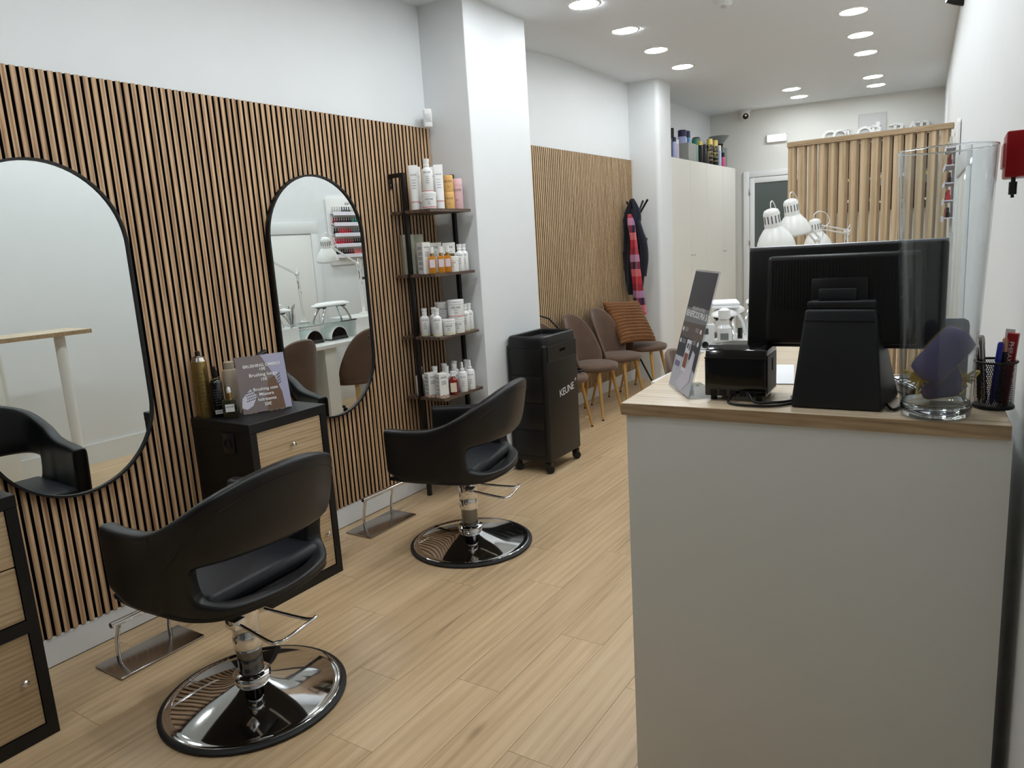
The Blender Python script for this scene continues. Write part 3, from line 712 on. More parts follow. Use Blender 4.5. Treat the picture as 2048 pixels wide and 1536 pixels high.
# price sign
A = Vector((.267, 2.14, .893)); B = Vector((.362, 2.358, .893)); C_ = Vector((.215, 2.157, 1.166))
ux = (B-A).normalized(); W = (B-A).length; uy = (C_-A); uy = (uy-ux*uy.dot(ux)); Hs = uy.length; uy.normalize()
fm = frame_mtx(A, ux, uy)
t = thing('price_sign', 'acrylic stand with a brushing price list on the drawer cabinet', 'sign', ((A+B)/2 - Vector((.03, 0, .003))))
MB().box(0, W, 0, Hs, -.004, -.0012, .0008, 1, mtx=fm).build('acrylic_panel', ACRYL, t, True)
A0 = A-Vector((0, 0, .001)); nb = Vector((-ux.y, ux.x, 0)); nb = nb if nb.x < 0 else -nb
MB().prism([(A0.x, A0.y), (B.x, B.y), (B.x+nb.x*.09, B.y+nb.y*.09), (A0.x+nb.x*.09, A0.y+nb.y*.09)], .8905, .8925).build('acrylic_foot', ACRYL, t, True)
def prn(name, pts, m, z=.0, par=None):
    return MB().poly([fm @ Vector((a*W, b*Hs, z)) for a, b in pts]).build(name, m, par or t, True, 0)
pp = prn('poster', [(0.01, .01), (.99, .01), (.99, .99), (.01, .99)], mat('poster_taupe', (124, 113, 112), .4), -.001)
prn('picture', [(.52, .99), (.99, .99), (.99, .02), (.86, .02), (.84, .3), (.74, .6)], mat('poster_lilac', (170, 168, 192), .5), -.0006, pp)
prn('picture', [(.5, .02), (.86, .02), (.84, .3), (.74, .6), (.6, .55), (.52, .25)], mat('poster_brown', (112, 84, 64), .5), -.0006, pp)
prn('picture', [(.0, .12), (.04, .28), (.22, .42), (.34, .3), (.22, .13), (.1, .08)], mat('poster_pale', (206, 202, 214), .5), -.0005, pp)
for i in range(6):
    for j in range(4):
        cx, cy = .13+.035*i+.012*(j % 2), .22+.045*j+.006*i
        prn('brush_hole', [(cx+.014*math.cos(a*math.pi/3), cy+.014*math.sin(a*math.pi/3)) for a in range(6)], PRINT, -.0004, pp)
        cx, cy = .79+.03*i*.6, .45+.05*j+.01*i
        if j < 4 and i < 4: prn('brush_hole', [(cx+.011*math.cos(a*math.pi/3), cy+.012*math.sin(a*math.pi/3)) for a in range(6)], PRINT, -.0004, pp)
for s_, yy, sz in (('BRUSHING OMBRO', .81, .0205), ('10€', .745, .02), ('Brushing longo', .65, .0225), ('15€', .565, .02), ('Brushing com', .40, .0215), ('Máscara', .31, .0215), ('hidratante', .22, .0215), ('20€', .13, .021)):
    text('lettering', s_, sz, PRINTW, pp, fm @ T(W*.52, Hs*yy, .0003), world=True, bold=.0003)

# ================================================================== SALON TROLLEY
t = thing('salon_trolley', 'black plastic salon trolley on castors with white brand lettering', 'trolley', (.49, 4.53, 0))
X0, X1, Y0, Y1 = .305, .685, 4.26, 4.73
# the pillar front is x .363: the trolley stands in front of it, turned so its left rear corner clears the pillar
X0 = .372; X1 = .69; 
MB().box(X0, X1, Y0, Y1, .085, .925, .02, 4).build('body', PLB, t, True)
rim = MB()
ro = [(X0, Y0), (X1, Y0), (X1, Y1), (X0, Y1)]
n_ = 10; rr_ = .05
def rrect(i_): # rounded rectangle, inset i_
    p = []
    for cx_, cy_, a0 in ((X1-rr_, Y1-rr_, 0), (X0+rr_, Y1-rr_, 90), (X0+rr_, Y0+rr_, 180), (X1-rr_, Y0+rr_, 270)):
        for k in range(6): a_ = math.radians(a0+18*k); p.append((cx_+(rr_-i_)*math.cos(a_), cy_+(rr_-i_)*math.sin(a_)))
    return p
rim.grid([[(x_, y_, z_) for x_, y_ in rrect(i_)] for i_, z_ in ((0, .90), (0, .955), (.008, .976), (.02, .984), (.03, .978), (.034, .94), (.034, .90))], False, True)
rim.build('top_rim', PLB, t, True)
MB().box(X0+.03, X1-.03, Y0+.03, Y1-.03, .926, .945).build('tray', mat('tray_black', (24, 24, 25), .6), t, True)
for k in range(4):
    d = MB().box(X0+.03, X1-.03, Y0-.004, Y0, .13+.195*k, .315+.195*k, .004, 2).build('drawer', PLB, t, True)
MB().box(X1, X1+.004, Y0+.03, Y1-.03, .80, .915, .004, 1).build('side_tray', PLB, t, True)
MB().box(X1+.003, X1+.0055, Y0+.2, Y0+.28, .855, .875, .002, 1).build('grip_slot', FELT, t, True)
for cx, cy in ((X0+.03, Y0+.03), (X1-.03, Y0+.03), (X1-.03, Y1-.04), (X0+.03, Y1-.04)):
    c = MB().box(cx-.022, cx+.022, cy-.02, cy+.025, .05, .085, .006, 2).build('castor', PLB, t, True)
    MB().lathe([(.02, -.02), (.03, -.016), (.03, .016), (.02, .02)], 20, mtx=T(cx, cy+.012, .0305) @ RX(90) @ RY(40)).build('wheel', RUBBER, c, True)
lm = frame_mtx((X1+.0012, 4.545, .563), (0, 1, .12), (0, 0, 1))
text('lettering', 'KEUNE', .075, PRINTW, t, lm, world=True, space=.9)
text('emblem', '®', .03, PRINTW, t, frame_mtx((X1+.0012, 4.68, .615), (0, 1, .12), (0, 0, 1)), world=True)

# ================================================================== WAITING CHAIRS
def shell_chair(label, loc, rz, group=None):
    t = thing('shell_chair', label, 'chair', loc, rz, group)   # front is local +x
    # seat: round cushion
    n = 28; rows = []
    for rr, z in ((.0, .432), (.16, .43), (.215, .438), (.228, .462), (.222, .486), (.18, .499), (.0, .505)):
        rows.append([(rr*math.cos(2*math.pi*i/n)*1.0+.015, rr*1.04*math.sin(2*math.pi*i/n), z) for i in range(n)])
    MB().grid(rows, False, True).build('seat', VELVET, t, smooth=60)
    cols = []; m = 17
    for i in range(m):
        a = -1+2*i/(m-1); ph = math.pi + a*math.radians(84)
        zt = .952 - .415*abs(a)**2.6; z0 = .455
        o, q = [], []
        for k in range(6):
            f = k/5; z = z0+(zt-z0)*f; r = .228+.055*f*(1-.4*abs(a)); r2 = r-.032
            o.append((r*math.cos(ph)+.015, r*1.03*math.sin(ph), z)); q.append((r2*math.cos(ph)+.015, r2*1.03*math.sin(ph), z))
        cols.append(o+q[::-1])
    bb = MB(); bb.grid(cols, False, True); bb.poly(cols[0]); bb.poly(cols[-1][::-1]); bmesh.ops.recalc_face_normals(bb.bm, faces=bb.bm.faces)
    bmesh.ops.remove_doubles(bb.bm, verts=bb.bm.verts, dist=1e-5)
    bb.build('backrest', VELVET, t, smooth=60, sub=1)
    for sx, sy in ((1, 1), (1, -1), (-1, 1), (-1, -1)):
        p0 = Vector((.12*sx+.01, .13*sy, .44)); p1 = Vector((.20*sx-.01*(sx > 0), .20*sy, .012))
        l = MB().tube([p0, p1], [.019, .010], 12).build('leg', GOLDW, t, smooth=60)
        MB().tube([p1, p1-Vector((0, 0, .0115))], [.0102, .0105], 12).build('foot_cap', RUBBER, l)
    return t
WX = .15
s1 = shell_chair('brown velvet chair with gold legs carrying a black handbag', (WX, 5.40, 0), 0)
dup(s1, (WX, 6.02, 0), 0, 'empty brown velvet chair next to the one with the handbag')
dup(s1, (WX, 6.57, 0), 0, 'empty brown velvet chair next to the one with the furry cushion')
dup(s1, (WX, 7.25, 0), 0, 'brown velvet chair with gold legs holding the furry cushion')
dup(s1, (1.88, 4.12, 0), math.radians(2), 'brown velvet chair at the nail desk by its glass shelf')
dup(s1, (1.86, 4.90, 0), math.radians(-3), 'brown velvet chair at the nail desk by the wide white box')

# handbag on the first chair
t = thing('handbag', 'black handbag with straps on the velvet chair behind the trolley', 'bag', (.12, 5.34, .505))
bb = MB().box(.0, .25, 5.22, 5.37, .507, .80, .04, 3); bb.build('bag_body', PLB, t, True)
MB().tube([(.03, 5.28, .78), (.02, 5.24, .93), (.05, 5.26, 1.02), (.13, 5.30, .99), (.21, 5.32, .9), (.23, 5.32, .78)], .009, 8).build('strap', BLACK, t, True)
MB().tube([(.25, 5.42, .519), (.32, 5.44, .52), (.34, 5.48, .525), (.27, 5.52, .53), (.22, 5.47, .535)], .011, 8).build('strap', BLACK, t, True)
# cushion
t = thing('cushion', 'square rust brown furry ribbed cushion leaning on a velvet chair', 'cushion', (.12, 7.0, .52))
CUSH = mat('rust_fur', (118, 77, 42), .9, sheen=.15, var=.4, bump=(90, 1.0))
cm = frame_mtx((.10, 7.0, .76), (.2, .48, -.03), (-.27, .14, .43))
n = 104; rows = []
for i in range(n+1):
    v = -1+2*i/n; row = []
    for k in range(33):
        u = -1+2*k/32
        prof = max(0, (1-abs(u)**3.2)*(1-abs(v)**3.2))**.5
        rib = (.016*abs(math.sin(v*math.pi*6.5+u*.4))+.004*random.random())*(prof**.5)
        sq = 1-.06*(u*u)*(1-v*v)-0
        row.append((u*.25*(1-.07*(1-v*v)), v*.25*(1-.07*(1-u*u)), .062*prof+rib))
    rows.append(row)
b = MB(); b.grid([[cm @ Vector(p) for p in r] for r in rows]); b.grid([[cm @ Vector((p[0], p[1], -p[2])) for p in r] for r in rows])
bmesh.ops.remove_doubles(b.bm, verts=b.bm.verts, dist=1e-4); bmesh.ops.recalc_face_normals(b.bm, faces=b.bm.faces)
b.build('cover', CUSH, t, True, 70)

# ================================================================== COAT STAND
SX, SY = -.05, 7.57
t = thing('coat_stand', 'black metal coat stand between the waiting chairs and the pillar', 'coat stand', (SX, SY, 0))
MB().tube([(SX, SY, .25), (SX, SY, 1.80)], .013, 14).build('pole', BLACK, t, True)
for a in (20, 140, 260):
    ca, sa = math.cos(math.radians(a)), math.sin(math.radians(a)); L = .09 if ca < -.1 else .14
    MB().tube([(SX, SY, .30), (SX+L*ca, SY+L*sa, .008)], .010, 10).build('foot', BLACK, t, True)
for a in (-10, 80, 190, -80):
    ca, sa = math.cos(math.radians(a)), math.sin(math.radians(a)); L = .165 if ca > -.5 else .085
    MB().tube([(SX, SY, 1.78), (SX+L*ca, SY+L*sa, 2.0)], [.008, .012], 10).build('upper_hook', BLACK, t, True)
for a in (0, 100, 200, -70):
    ca, sa = math.cos(math.radians(a)), math.sin(math.radians(a)); L = .13 if ca > -.5 else .08
    MB().tube([tuple(p) for p in cat([(SX, SY, 1.56), (SX+L*.5*ca, SY+L*.5*sa, 1.53), (SX+L*.9*ca, SY+L*.9*sa, 1.55), (SX+L*ca, SY+L*sa, 1.60)], 4)], .008, 8).build('lower_hook', BLACK, t, True)
def drape(name, label, m, spine, widths, depth, folds, cat_):
    """cloth hanging along a spine; local width direction is x, folds run down it"""
    t = thing(name, label, cat_, spine[-1]); rows = []
    sp = cat([(*p, w_) for p, w_ in zip(spine, widths)], 5)
    for i, s_ in enumerate(sp):
        row = []; N_ = 28
        for k in range(N_):
            a = 2*math.pi*k/N_; f = 1+.16*math.sin(folds*a+i*.25)+.05*math.sin(7*a+i)
            row.append((s_[0]+s_[3]*math.cos(a)*f, s_[1]+depth*min(1, s_[3]/.08)*math.sin(a)*f, s_[2]))
        rows.append(row)
    b = MB(); b.grid(rows, False, True); b.poly(rows[0]); b.poly(rows[-1]); bmesh.ops.recalc_face_normals(b.bm, faces=b.bm.faces)
    b.build('cloth', m, t, True, 80); return t
NAVY = mat('navy_wool', (24, 26, 40), .9, sheen=.3, bump=(80, .3))
ct = drape('coat', 'dark navy coat with hood hanging on the coat stand', NAVY, [(-.05, 7.50, 2.02), (-.05, 7.50, 1.90), (-.05, 7.49, 1.72), (-.045, 7.49, 1.45), (-.04, 7.49, 1.2), (-.05, 7.49, 1.0)], [.02, .075, .092, .10, .105, .07], .05, 5, 'coat')
sl = cat([(.02, 7.46, 1.78), (.085, 7.455, 1.56), (.095, 7.46, 1.38), (.07, 7.46, 1.20)], 5)
MB().tube([tuple(p) for p in sl], [.035]*4+[.042]*8+[.04]*4, 10).build('sleeve', NAVY, ct, True, 60)
def plaid():
    m = bpy.data.materials.new('plaid_scarf'); m.use_nodes = True; nt = m.node_tree; b = nt.nodes['Principled BSDF']; b.inputs['Roughness'].default_value = .9
    tc = nt.nodes.new('ShaderNodeTexCoord'); sp = nt.nodes.new('ShaderNodeSeparateXYZ'); nt.links.new(tc.outputs['Object'], sp.inputs[0])
    def ramp(src, mul, cols):
        ml = nt.nodes.new('ShaderNodeMath'); ml.operation = 'MULTIPLY_ADD'; ml.inputs[1].default_value = mul; ml.inputs[2].default_value = 5.13
        fr = nt.nodes.new('ShaderNodeMath'); fr.operation = 'FRACT'; cr = nt.nodes.new('ShaderNodeValToRGB'); cr.color_ramp.interpolation = 'CONSTANT'
        e = cr.color_ramp.elements; e[0].position = 0; e[0].color = (*srgb(cols[0]), 1); e[1].position = 1/len(cols); e[1].color = (*srgb(cols[1]), 1)
        for i, c in enumerate(cols[2:], 2): k = e.new(i/len(cols)); k.color = (*srgb(c), 1)
        nt.links.new(src, ml.inputs[0]); nt.links.new(ml.outputs[0], fr.inputs[0]); nt.links.new(fr.outputs[0], cr.inputs['Fac']); return cr.outputs['Color']
    a = ramp(sp.outputs['Z'], 2.6, [(196, 40, 54), (226, 120, 124), (30, 32, 60), (190, 150, 190), (150, 24, 44)])
    c = ramp(sp.outputs['X'], 12., [(200, 60, 70), (44, 40, 70), (222, 140, 150)])
    mx = nt.nodes.new('ShaderNodeMix'); mx.data_type = 'RGBA'; mx.inputs['Factor'].default_value = .32
    nt.links.new(a, mx.inputs['A']); nt.links.new(c, mx.inputs['B']); nt.links.new(mx.outputs['Result'], b.inputs['Base Color']); return m
sc = drape('scarf', 'red and navy checked scarf hanging on the coat stand', plaid(), [(-.05, 7.41, 1.86), (-.03, 7.40, 1.77), (.0, 7.39, 1.60), (.015, 7.39, 1.40), (.035, 7.39, 1.15), (.05, 7.39, .93), (.06, 7.39, .79)], [.022, .04, .035, .05, .055, .06, .062], .026, 3, 'scarf')

# ================================================================== WARDROBE
WP = .155
ys = [PX(a, 420, WP).y for a in (1342, 1381.5, 1414, 1446, 1471)]; ZT = PX(1400, 324, WP).z
ys[0] = max(ys[0], 8.152); ys[-1] = min(ys[-1], ALC.y-.01)
t = thing('wardrobe', 'tall cream wardrobe with four plain doors filling the alcove', 'wardrobe', (0, (ys[0]+ys[-1])/2, 0))
MB().box(ALC.x+.004, WP-.02, ys[0], ys[-1], 0, ZT, .001, 1).build('carcass', CREAM, t, True)
for i in range(4):
    d = MB().box(WP-.0195, WP, ys[i]+.003, ys[i+1]-.003, .06, ZT-.001, .0015, 1).build('door', CREAM, t, True)
    ky = ys[i+1]-.045 if i % 2 == 0 else ys[i]+.045
    MB().lathe([(.004, 0), (.004, .02), (.012, .024), (.012, .03), (0, .032)], 14, mtx=T(WP, ky, 1.36) @ RY(90)).build('knob', CHROME, d, True)
# things on the wardrobe, along its front edge
def wx(px, x=.06): return PX(px, 335, x).y
def wcan(px, label, h, r, bodym, capm, x=.06, caph=.05, group=None, neck=False):
    y = min(wx(px, x), ys[-1]-r-.01)
    t = thing('spray_can' if not neck else 'product_bottle', label, 'bottle', (x, y, ZT+.001), face(x, y), group)
    MB().lathe([(0, 0), (r*.97, 0), (r, .004), (r, h-caph-.012), (r*.85, h-caph)], 24).build('body', bodym, t)
    cr = r*.55 if neck else r*.88
    MB().lathe([(cr, h-caph), (cr, h-.006), (cr*.8, h), (0, h)], 20).build('cap', capm, t)
    return t
GLD = mat('gold_cap', (222, 200, 120), .3, .6); BLUE = mat('blue_bottle', (92, 140, 190), .35); NVC = mat('navy_cap', (24, 26, 70), .4)
GRB = mat('mint_bottle', (130, 168, 150), .4); TEAL = mat('teal_lid', (30, 130, 104), .4); LIL = mat('lilac_bottle', (170, 176, 214), .4); PKB = mat('magenta_bottle', (206, 84, 128), .4)
GRYP = mat('smoky_plastic', (120, 124, 122), .35)
wcan(1345, 'grey pump bottle on the wardrobe next to the pillar', .36, .045, GRYP, PLB, .02, .12, None, True)
wcan(1349.5, 'slim lilac bottle on the wardrobe', .24, .024, LIL, NVC, .09)
wcan(1354.5, 'slim pale bottle with pink print on the wardrobe', .22, .024, mat('pale_pink', (206, 190, 206), .4), PLW, .09)
yb = wx(1371)
t = thing('storage_box', 'clear grey plastic storage box of bottles on the wardrobe', 'box', (.05, yb, ZT+.001))
g = mat('frosted_grey', (150, 152, 146), .4)
MB().box(-.06, .1, -.14, .14, 0, .006, .002, 1).box(.094, .1, -.14, .14, .006, .2, .001, 1).box(-.06, -.054, -.14, .14, .006, .2, .001, 1).box(-.054, .094, -.14, -.134, .006, .2).box(-.054, .094, .134, .14, .006, .2).build('bin', g, t)
for k, (dy, m_) in enumerate(((-.07, LIL), (.065, BLUE))):
    q = thing('product_bottle', ('pale blue' if k == 0 else 'sky blue')+' bottle with navy cap standing in the storage box', 'bottle', (.05, yb+dy, ZT+.008))
    MB().lathe([(0, 0), (.056, 0), (.056, .25), (.045, .275)], 24).build('body', m_, q); MB().lathe([(.05, .275), (.05, .345), (.04, .35), (0, .35)], 24).build('cap', NVC, q)
wcan(1390, 'mint green bottle with teal lid on the wardrobe', .28, .042, GRB, TEAL, .07, .07)
wcan(1393, 'smoky tumbler with black rim behind the mint bottle', .36, .055, GRYP, PLB, -.07, .012)
for i, px in enumerate((1400.5, 1408)): wcan(px, 'black spray bottle with pale print on the wardrobe', .27-.03*i, .036, PLB, GLD if i == 0 else PLB, .08, .05, 'black spray bottles on the wardrobe')
wcan(1413.5, 'dark brown bottle with cream front on the wardrobe', .20, .03, mat('dark_brown_bottle', (70, 52, 46), .4), PLB, .1, .05)
for i, px in enumerate((1419.5, 1430)):
    c = wcan(px, 'black hairspray can with gold cap next to the '+('dark brown bottle' if i == 0 else 'slim white and blue can'), .33, .043, PLB, GLD, .08, .075, 'black and gold cans on the wardrobe')
    for k in range(3): MB().lathe([(.0436, .06+.05*k), (.0436, .066+.05*k)], 24, cap=False).build('gold_line', GLD, c)
    for k in range(2): text('emblem', 'S', .075, GLD, c, T(.0, -.0445, .22-.07*k) @ RX(90))
wcan(1438.5, 'slim white and blue mousse can on the wardrobe', .27, .028, mat('ice_blue', (176, 196, 222), .4), PLW, .1, .07)
wcan(1445.5, 'pink bottle with black cap on the wardrobe', .19, .03, PKB, PLB, .1, .06)
yk = min(wx(1450, -.02), ys[-1]-.14)
t = thing('funnel_mixer', 'grey mixing machine with a wide funnel bowl on the wardrobe', 'appliance', (-.03, yk, ZT+.001))
MB().box(-.09, .09, -.085, .085, 0, .28, .015, 3).build('body', GRYP, t); MB().lathe([(.03, .28), (.05, .30), (.06, .33)], 24).build('neck', PLB, t)
MB().lathe([(.055, .335), (.135, .43), (.14, .435), (.13, .437), (.05, .342), (0, .34)], 32).build('funnel', GRYP, t); MB().tube([(0, .08, .24), (0, .125, .22), (0, .125, .12), (0, .08, .1)], .01, 8).build('handle', GRYP, t)

# camera dome and emergency light at the back
p = PY(1490, 233, backy(.2)-.05)
t = thing('security_camera', 'white turret security camera under the ceiling by the alcove', 'camera', (p.x, p.y, p.z))
MB().lathe([(.075, 0), (.075, -.03), (.0, -.03)], 28, mtx=T(.0, .02, .085)).build('base', PLW, t)
MB().ball((0, 0, .02), .068, n=24).build('ball', PLW, t)
MB().lathe([(.036, 0), (.04, .006), (.0, .007)], 24, mtx=T(.022, -.05, -.005) @ RZ(25) @ RX(105)).build('lens', GLOSSB, t)
a = PY(1533, 285, backy(.6)); b = PY(1576, 268, backy(.9))
t = thing('emergency_light', 'lit white emergency light on the back wall', 'wall light', ((a.x+b.x)/2, backy((a.x+b.x)/2), (a.z+b.z)/2), math.atan2(BK1[1]-BK0[1], BK1[0]-BK0[0]))
hw_ = (b.x-a.x)/2
MB().box(-hw_, hw_, -.045, -.001, -.055, .055, .018, 3).build('housing', PLW, t)
MB().box(-hw_*.85, hw_*.85, -.052, -.044, -.042, .042, .004, 2).build('diffuser', mat('emergency_diffuser', (255, 255, 255), .5, emit=(1, 1, .98), estr=2.2), t)

# ================================================================== FIN SCREEN
SYc = 7.0; XA = PY(1577.5, 286, SYc).x; XB = PY(1908, 243, SYc).x; ZS = PY(1740, 266, SYc).z
XB = min(XB, wall_r(SYc)-.012)
t = thing('fin_screen', 'oak partition screen of upright twisted fins against the white wall', 'partition', ((XA+XB)/2, SYc, 0))
MB().box(XA-.004, XB+.004, SYc-.05, SYc+.05, ZS-.042, ZS, .001, 1).build('top_rail', FINW if False else EDGEW, t, True)
MB().box(XA-.004, XB+.004, SYc-.05, SYc+.05, 0, .04, .001, 1).build('bottom_rail', EDGEW, t, True)
fin = MB().box(-.027, .027, -.033, .033, .04, ZS-.042, .001, 1, mtx=RZ(-16)).mesh('fin', 0); fin.materials.append(FINW)
NF = 15; st = (XB-XA)/NF
for i in range(NF):
    o = link('fin', fin, None, t); o.location = (XA+st*(i+.42)-(XA+XB)/2, 0, 0)
# behind the screen, on the back wall: letters, picture, dark wall shelf
ang = math.atan2(BK1[1]-BK0[1], BK1[0]-BK0[0])
letters = [('C', 1657), ('O', 1680.5), ('L', 1700.5), ('O', 1729), ('R', 1754), ('B', 1797), ('A', 1825), ('R', 1850)]
LZ = PY(1729, 253, backy(1.8)).z
names = {0: 'first', 1: 'second', 3: 'second'}
order = ['first of the word COLOR', 'second of the word COLOR', 'third of the word COLOR', 'fourth of the word COLOR', 'last of the word COLOR', 'first of the word BAR', 'second of the word BAR', 'last of the word BAR']
for (ch, px), od in zip(letters, order):
    q = PY(px, 250, backy(1.9)); yy = backy(q.x); q = PY(px, 250, yy)
    o = text('wall_letter', ch, .25, PLW, None, Matrix.Identity(4), .012, bold=.004)
    o.matrix_basis = T(q.x+.03*.17, backy(q.x)-.035, LZ-.104) @ Matrix.Rotation(ang, 4, 'Z') @ RX(90)
    o.location, o.rotation_euler = o.matrix_basis.to_translation(), o.matrix_basis.to_euler()
    sx_ = {'L': (-.055,), 'R': (-.068,), 'B': (-.068,), 'A': ()}.get(ch, ())
    for x_ in sx_: MB().box(x_-.045, x_+.045, .072, .0885, -.012, .012).build('serif', PLW, o)
    tag(o, 'white letter %s on the back wall, %s' % (ch, od), 'letter')
a = PY(1718, 232, backy(1.75)); b = PY(1774, 222, backy(2.05))
cx = (a.x+b.x)/2
t = thing('wall_picture', 'pale product picture on the back wall behind the screen', 'picture', (cx, backy(cx)-.004, LZ-.1), ang)
hw_ = (b.x-a.x)/2*1.01; top = (a.z+b.z)/2-LZ+.1
MB().box(-hw_, hw_, -.018, -.001, -.12, top, .002, 1).build('board', mat('picture_grey', (204, 204, 200), .5), t)
MB().box(-hw_+.005, hw_-.005, -.0195, -.0181, -.115, top-.005).build('print', mat('picture_print', (196, 197, 196), .5), t)
for x_, w_, h_ in ((-.01, .03, .10), (.045, .045, .15), (.085, .02, .12)):
    MB().box(x_-w_/2+.02, x_+w_/2+.02, -.0206, -.0196, -.1, -.1+h_+.09).build('printed_bottle', PLW if w_ > .03 else PLG, t)
text('lettering', 'KEUNÉ', .03, PRINT, t, T(.065, -.0212, .08) @ RX(90))
a = PY(1655, 292, backy(1.4)); b = PY(1872, 262, backy(2.55)); zb_ = PY(1700, 425, backy(1.6)).z
t = thing('wall_shelf_unit', 'black open wall shelf with bottles behind the fin screen', 'shelf', ((a.x+b.x)/2, backy((a.x+b.x)/2)-.002, zb_), ang)
L = (b.x-a.x)/2; Ht = (a.z+b.z)/2-zb_
MB().box(-L, L, -.02, -.001, 0, Ht).build('back_board', BLACK, t)
for k in range(4): MB().box(-L, L, -.16, -.02, Ht*k/3-.012*(k > 0), Ht*k/3+.012*(k == 0)).build('shelf_board', BLACK, t)
for k in range(26):
    s_ = k % 13; r_ = k//13; x_ = -L+.08+s_*(2*L-.16)/12; hb = .14+.05*((k*7) % 3)/2
    q = thing('colour_tube', 'small boxed hair colour on the black wall shelf', 'box', Vector(t.location)+Vector((x_*math.cos(ang)+.09*math.sin(ang), x_*math.sin(ang)-.09*math.cos(ang), Ht*r_/3+.0125)) , ang, 'hair colours on the black wall shelf')
    MB().box(-.026, .026, -.025, .025, 0, hb, .001, 1).build('carton', [PLB, GRYP, PLB2][k % 3], q); MB().box(-.02, .02, -.0262, -.0252, hb*.6, hb*.8).build('print', [PLW, GLD][k % 2], q)

# ================================================================== NAIL DESK
t = thing('nail_desk', 'long white nail desk with raised boxes and a glass shelf', 'desk', (2.0, 4.9, 0))
DL, DH = .85, 1.02
MB().box(1.72, 2.42, 3.62, 6.35, DL-.035, DL, .003, 1).build('desk_top', LACQ, t, True)
for y in (3.66, 4.43, 5.4, 6.2): MB().box(1.74, 2.40, y, y+.14, 0, DL-.036, .002, 1).build('pedestal', LACQ, t, True)
for a, b in ((3.62, 4.33), (5.02, 6.35)): MB().box(1.92, 2.28, a, b, DL, DH, .002, 1).build('raised_box', LACQ, t, True)
MB().box(1.90, 2.28, 4.33, 5.02, DH-.012, DH, .001, 1).build('glass_shelf', mat('tinted_glass', (214, 232, 230), .02, trans=.95, ior=1.45), t, True)
def uv_lamp(x, y, label):
    t = thing('uv_nail_lamp', label, 'nail lamp', (x, y, DL+.001), 0); rows = []
    for i in range(13):
        a = math.pi*i/12; rows.append([(xx, -.11*math.cos(a)*s_, .115*math.sin(a)*s_+.01) for xx, s_ in ((-.1, .93), (-.09, 1), (.06, 1), (.1, .8))])
    MB().grid(rows).build('dome', PLW, t, smooth=60, solid=.006)
    n = 14; MB().poly([(-.094, -.094*math.cos(math.pi*i/n), .1*math.sin(math.pi*i/n)+.012) for i in range(n+1)]).build('opening', GLOSSB, t, smooth=0)
    MB().box(-.105, .1, -.105, .105, 0, .012, .003, 1).build('base_plate', GLOSSB, t); return t
uv_lamp(2.02, 4.50, 'white domed nail lamp under the glass shelf next to the end box')
uv_lamp(2.02, 4.80, 'white domed nail lamp under the glass shelf next to the long box')
def armrest(x, y, label, rz=0, L=.22):
    t = thing('armrest', label, 'armrest', (x, y, DH+.001), rz); n = 24; rows = []
    for f, z in ((0, .135), (.8, .137), (1, .148), (.97, .16), (.7, .176), (0, .18)):
        rows.append([(.075*f*math.copysign(abs(math.cos(2*math.pi*i/n))**.7, math.cos(2*math.pi*i/n)), L*f*math.copysign(abs(math.sin(2*math.pi*i/n))**.8, math.sin(2*math.pi*i/n)), z) for i in range(n)])
    MB().grid(rows, False, True).build('pad', PLW, t, smooth=60)
    for s_ in (-1, 1):
        MB().box(-.05, .05, s_*L*.55-.02, s_*L*.55+.02, .128, .137).build('pad_plate', PLB, t)
        for e in (-1, 1): MB().tube([(e*.035, s_*L*.5, .13), (e*.05, s_*L*.62, .09), (e*.06, s_*L*.76, .03), (e*.062, s_*L*.8, .001)], [.012, .011, .01, .011], 10).build('leg', CHROME, t, smooth=60)
    return t
armrest(2.0, 4.80, 'white padded armrest on chrome legs over the glass shelf')
ar = armrest(2.0, 4.08, 'white padded armrest carrying a folded towel', .1)
armrest(2.02, 5.75, 'white padded armrest on the long raised box')
t = thing('towel', 'folded white towel lying on the armrest', 'towel', (1.985, 4.06, DH+.184), .35)
MB().box(-.075, .075, -.12, .12, -.001, .014, .006, 3).box(-.072, .074, -.115, .118, .014, .03, .006, 3).build('cloth', mat('towel_white', (240, 240, 242), .9, bump=(300, .4)), t, smooth=60)
t = thing('sanitizer_bottle', 'clear pump bottle on the raised end of the nail desk', 'bottle', (2.09, 3.71, DH+.001), face(2.09, 3.71))
MB().lathe([(0, 0), (.035, 0), (.036, .005), (.036, .11), (.02, .13)], 28).build('body', mat('milky_clear', (222, 226, 226), .15), t); MB().lathe([(.022, .13), (.022, .155), (.03, .158), (.03, .20), (.012, .21), (0, .21)], 24).build('pump', PLW, t)
MB().box(-.02, .02, -.0372, -.034, .05, .085).build('label', GRYP, t)
t = thing('product_bottle', 'square clear bottle beside the pump bottle on the nail desk', 'bottle', (2.005, 3.70, DH+.001), face(2.0, 3.7))
MB().box(-.035, .035, -.03, .03, 0, .13, .006, 2).build('body', mat('milky_clear', (222, 226, 226), .15), t); MB().lathe([(.016, .13), (.016, .165), (0, .166)], 20).build('cap', PLW, t); MB().ball((-.012, -.031, .025), .018, 1, .1, 1, 12).build('dark_dot', GLOSSB, t); MB().box(-.02, .005, -.0312, -.029, .08, .11).build('label', PRINT, t)
t = thing('polish_bottle', 'small nail polish with black cap on the nail desk', 'bottle', (2.155, 3.76, DH+.001)); MB().box(-.016, .016, -.016, .016, 0, .05, .004).build('body', PLG, t); MB().lathe([(.013, .05), (.012, .105), (0, .106)], 16).build('cap', GLOSSB, t)
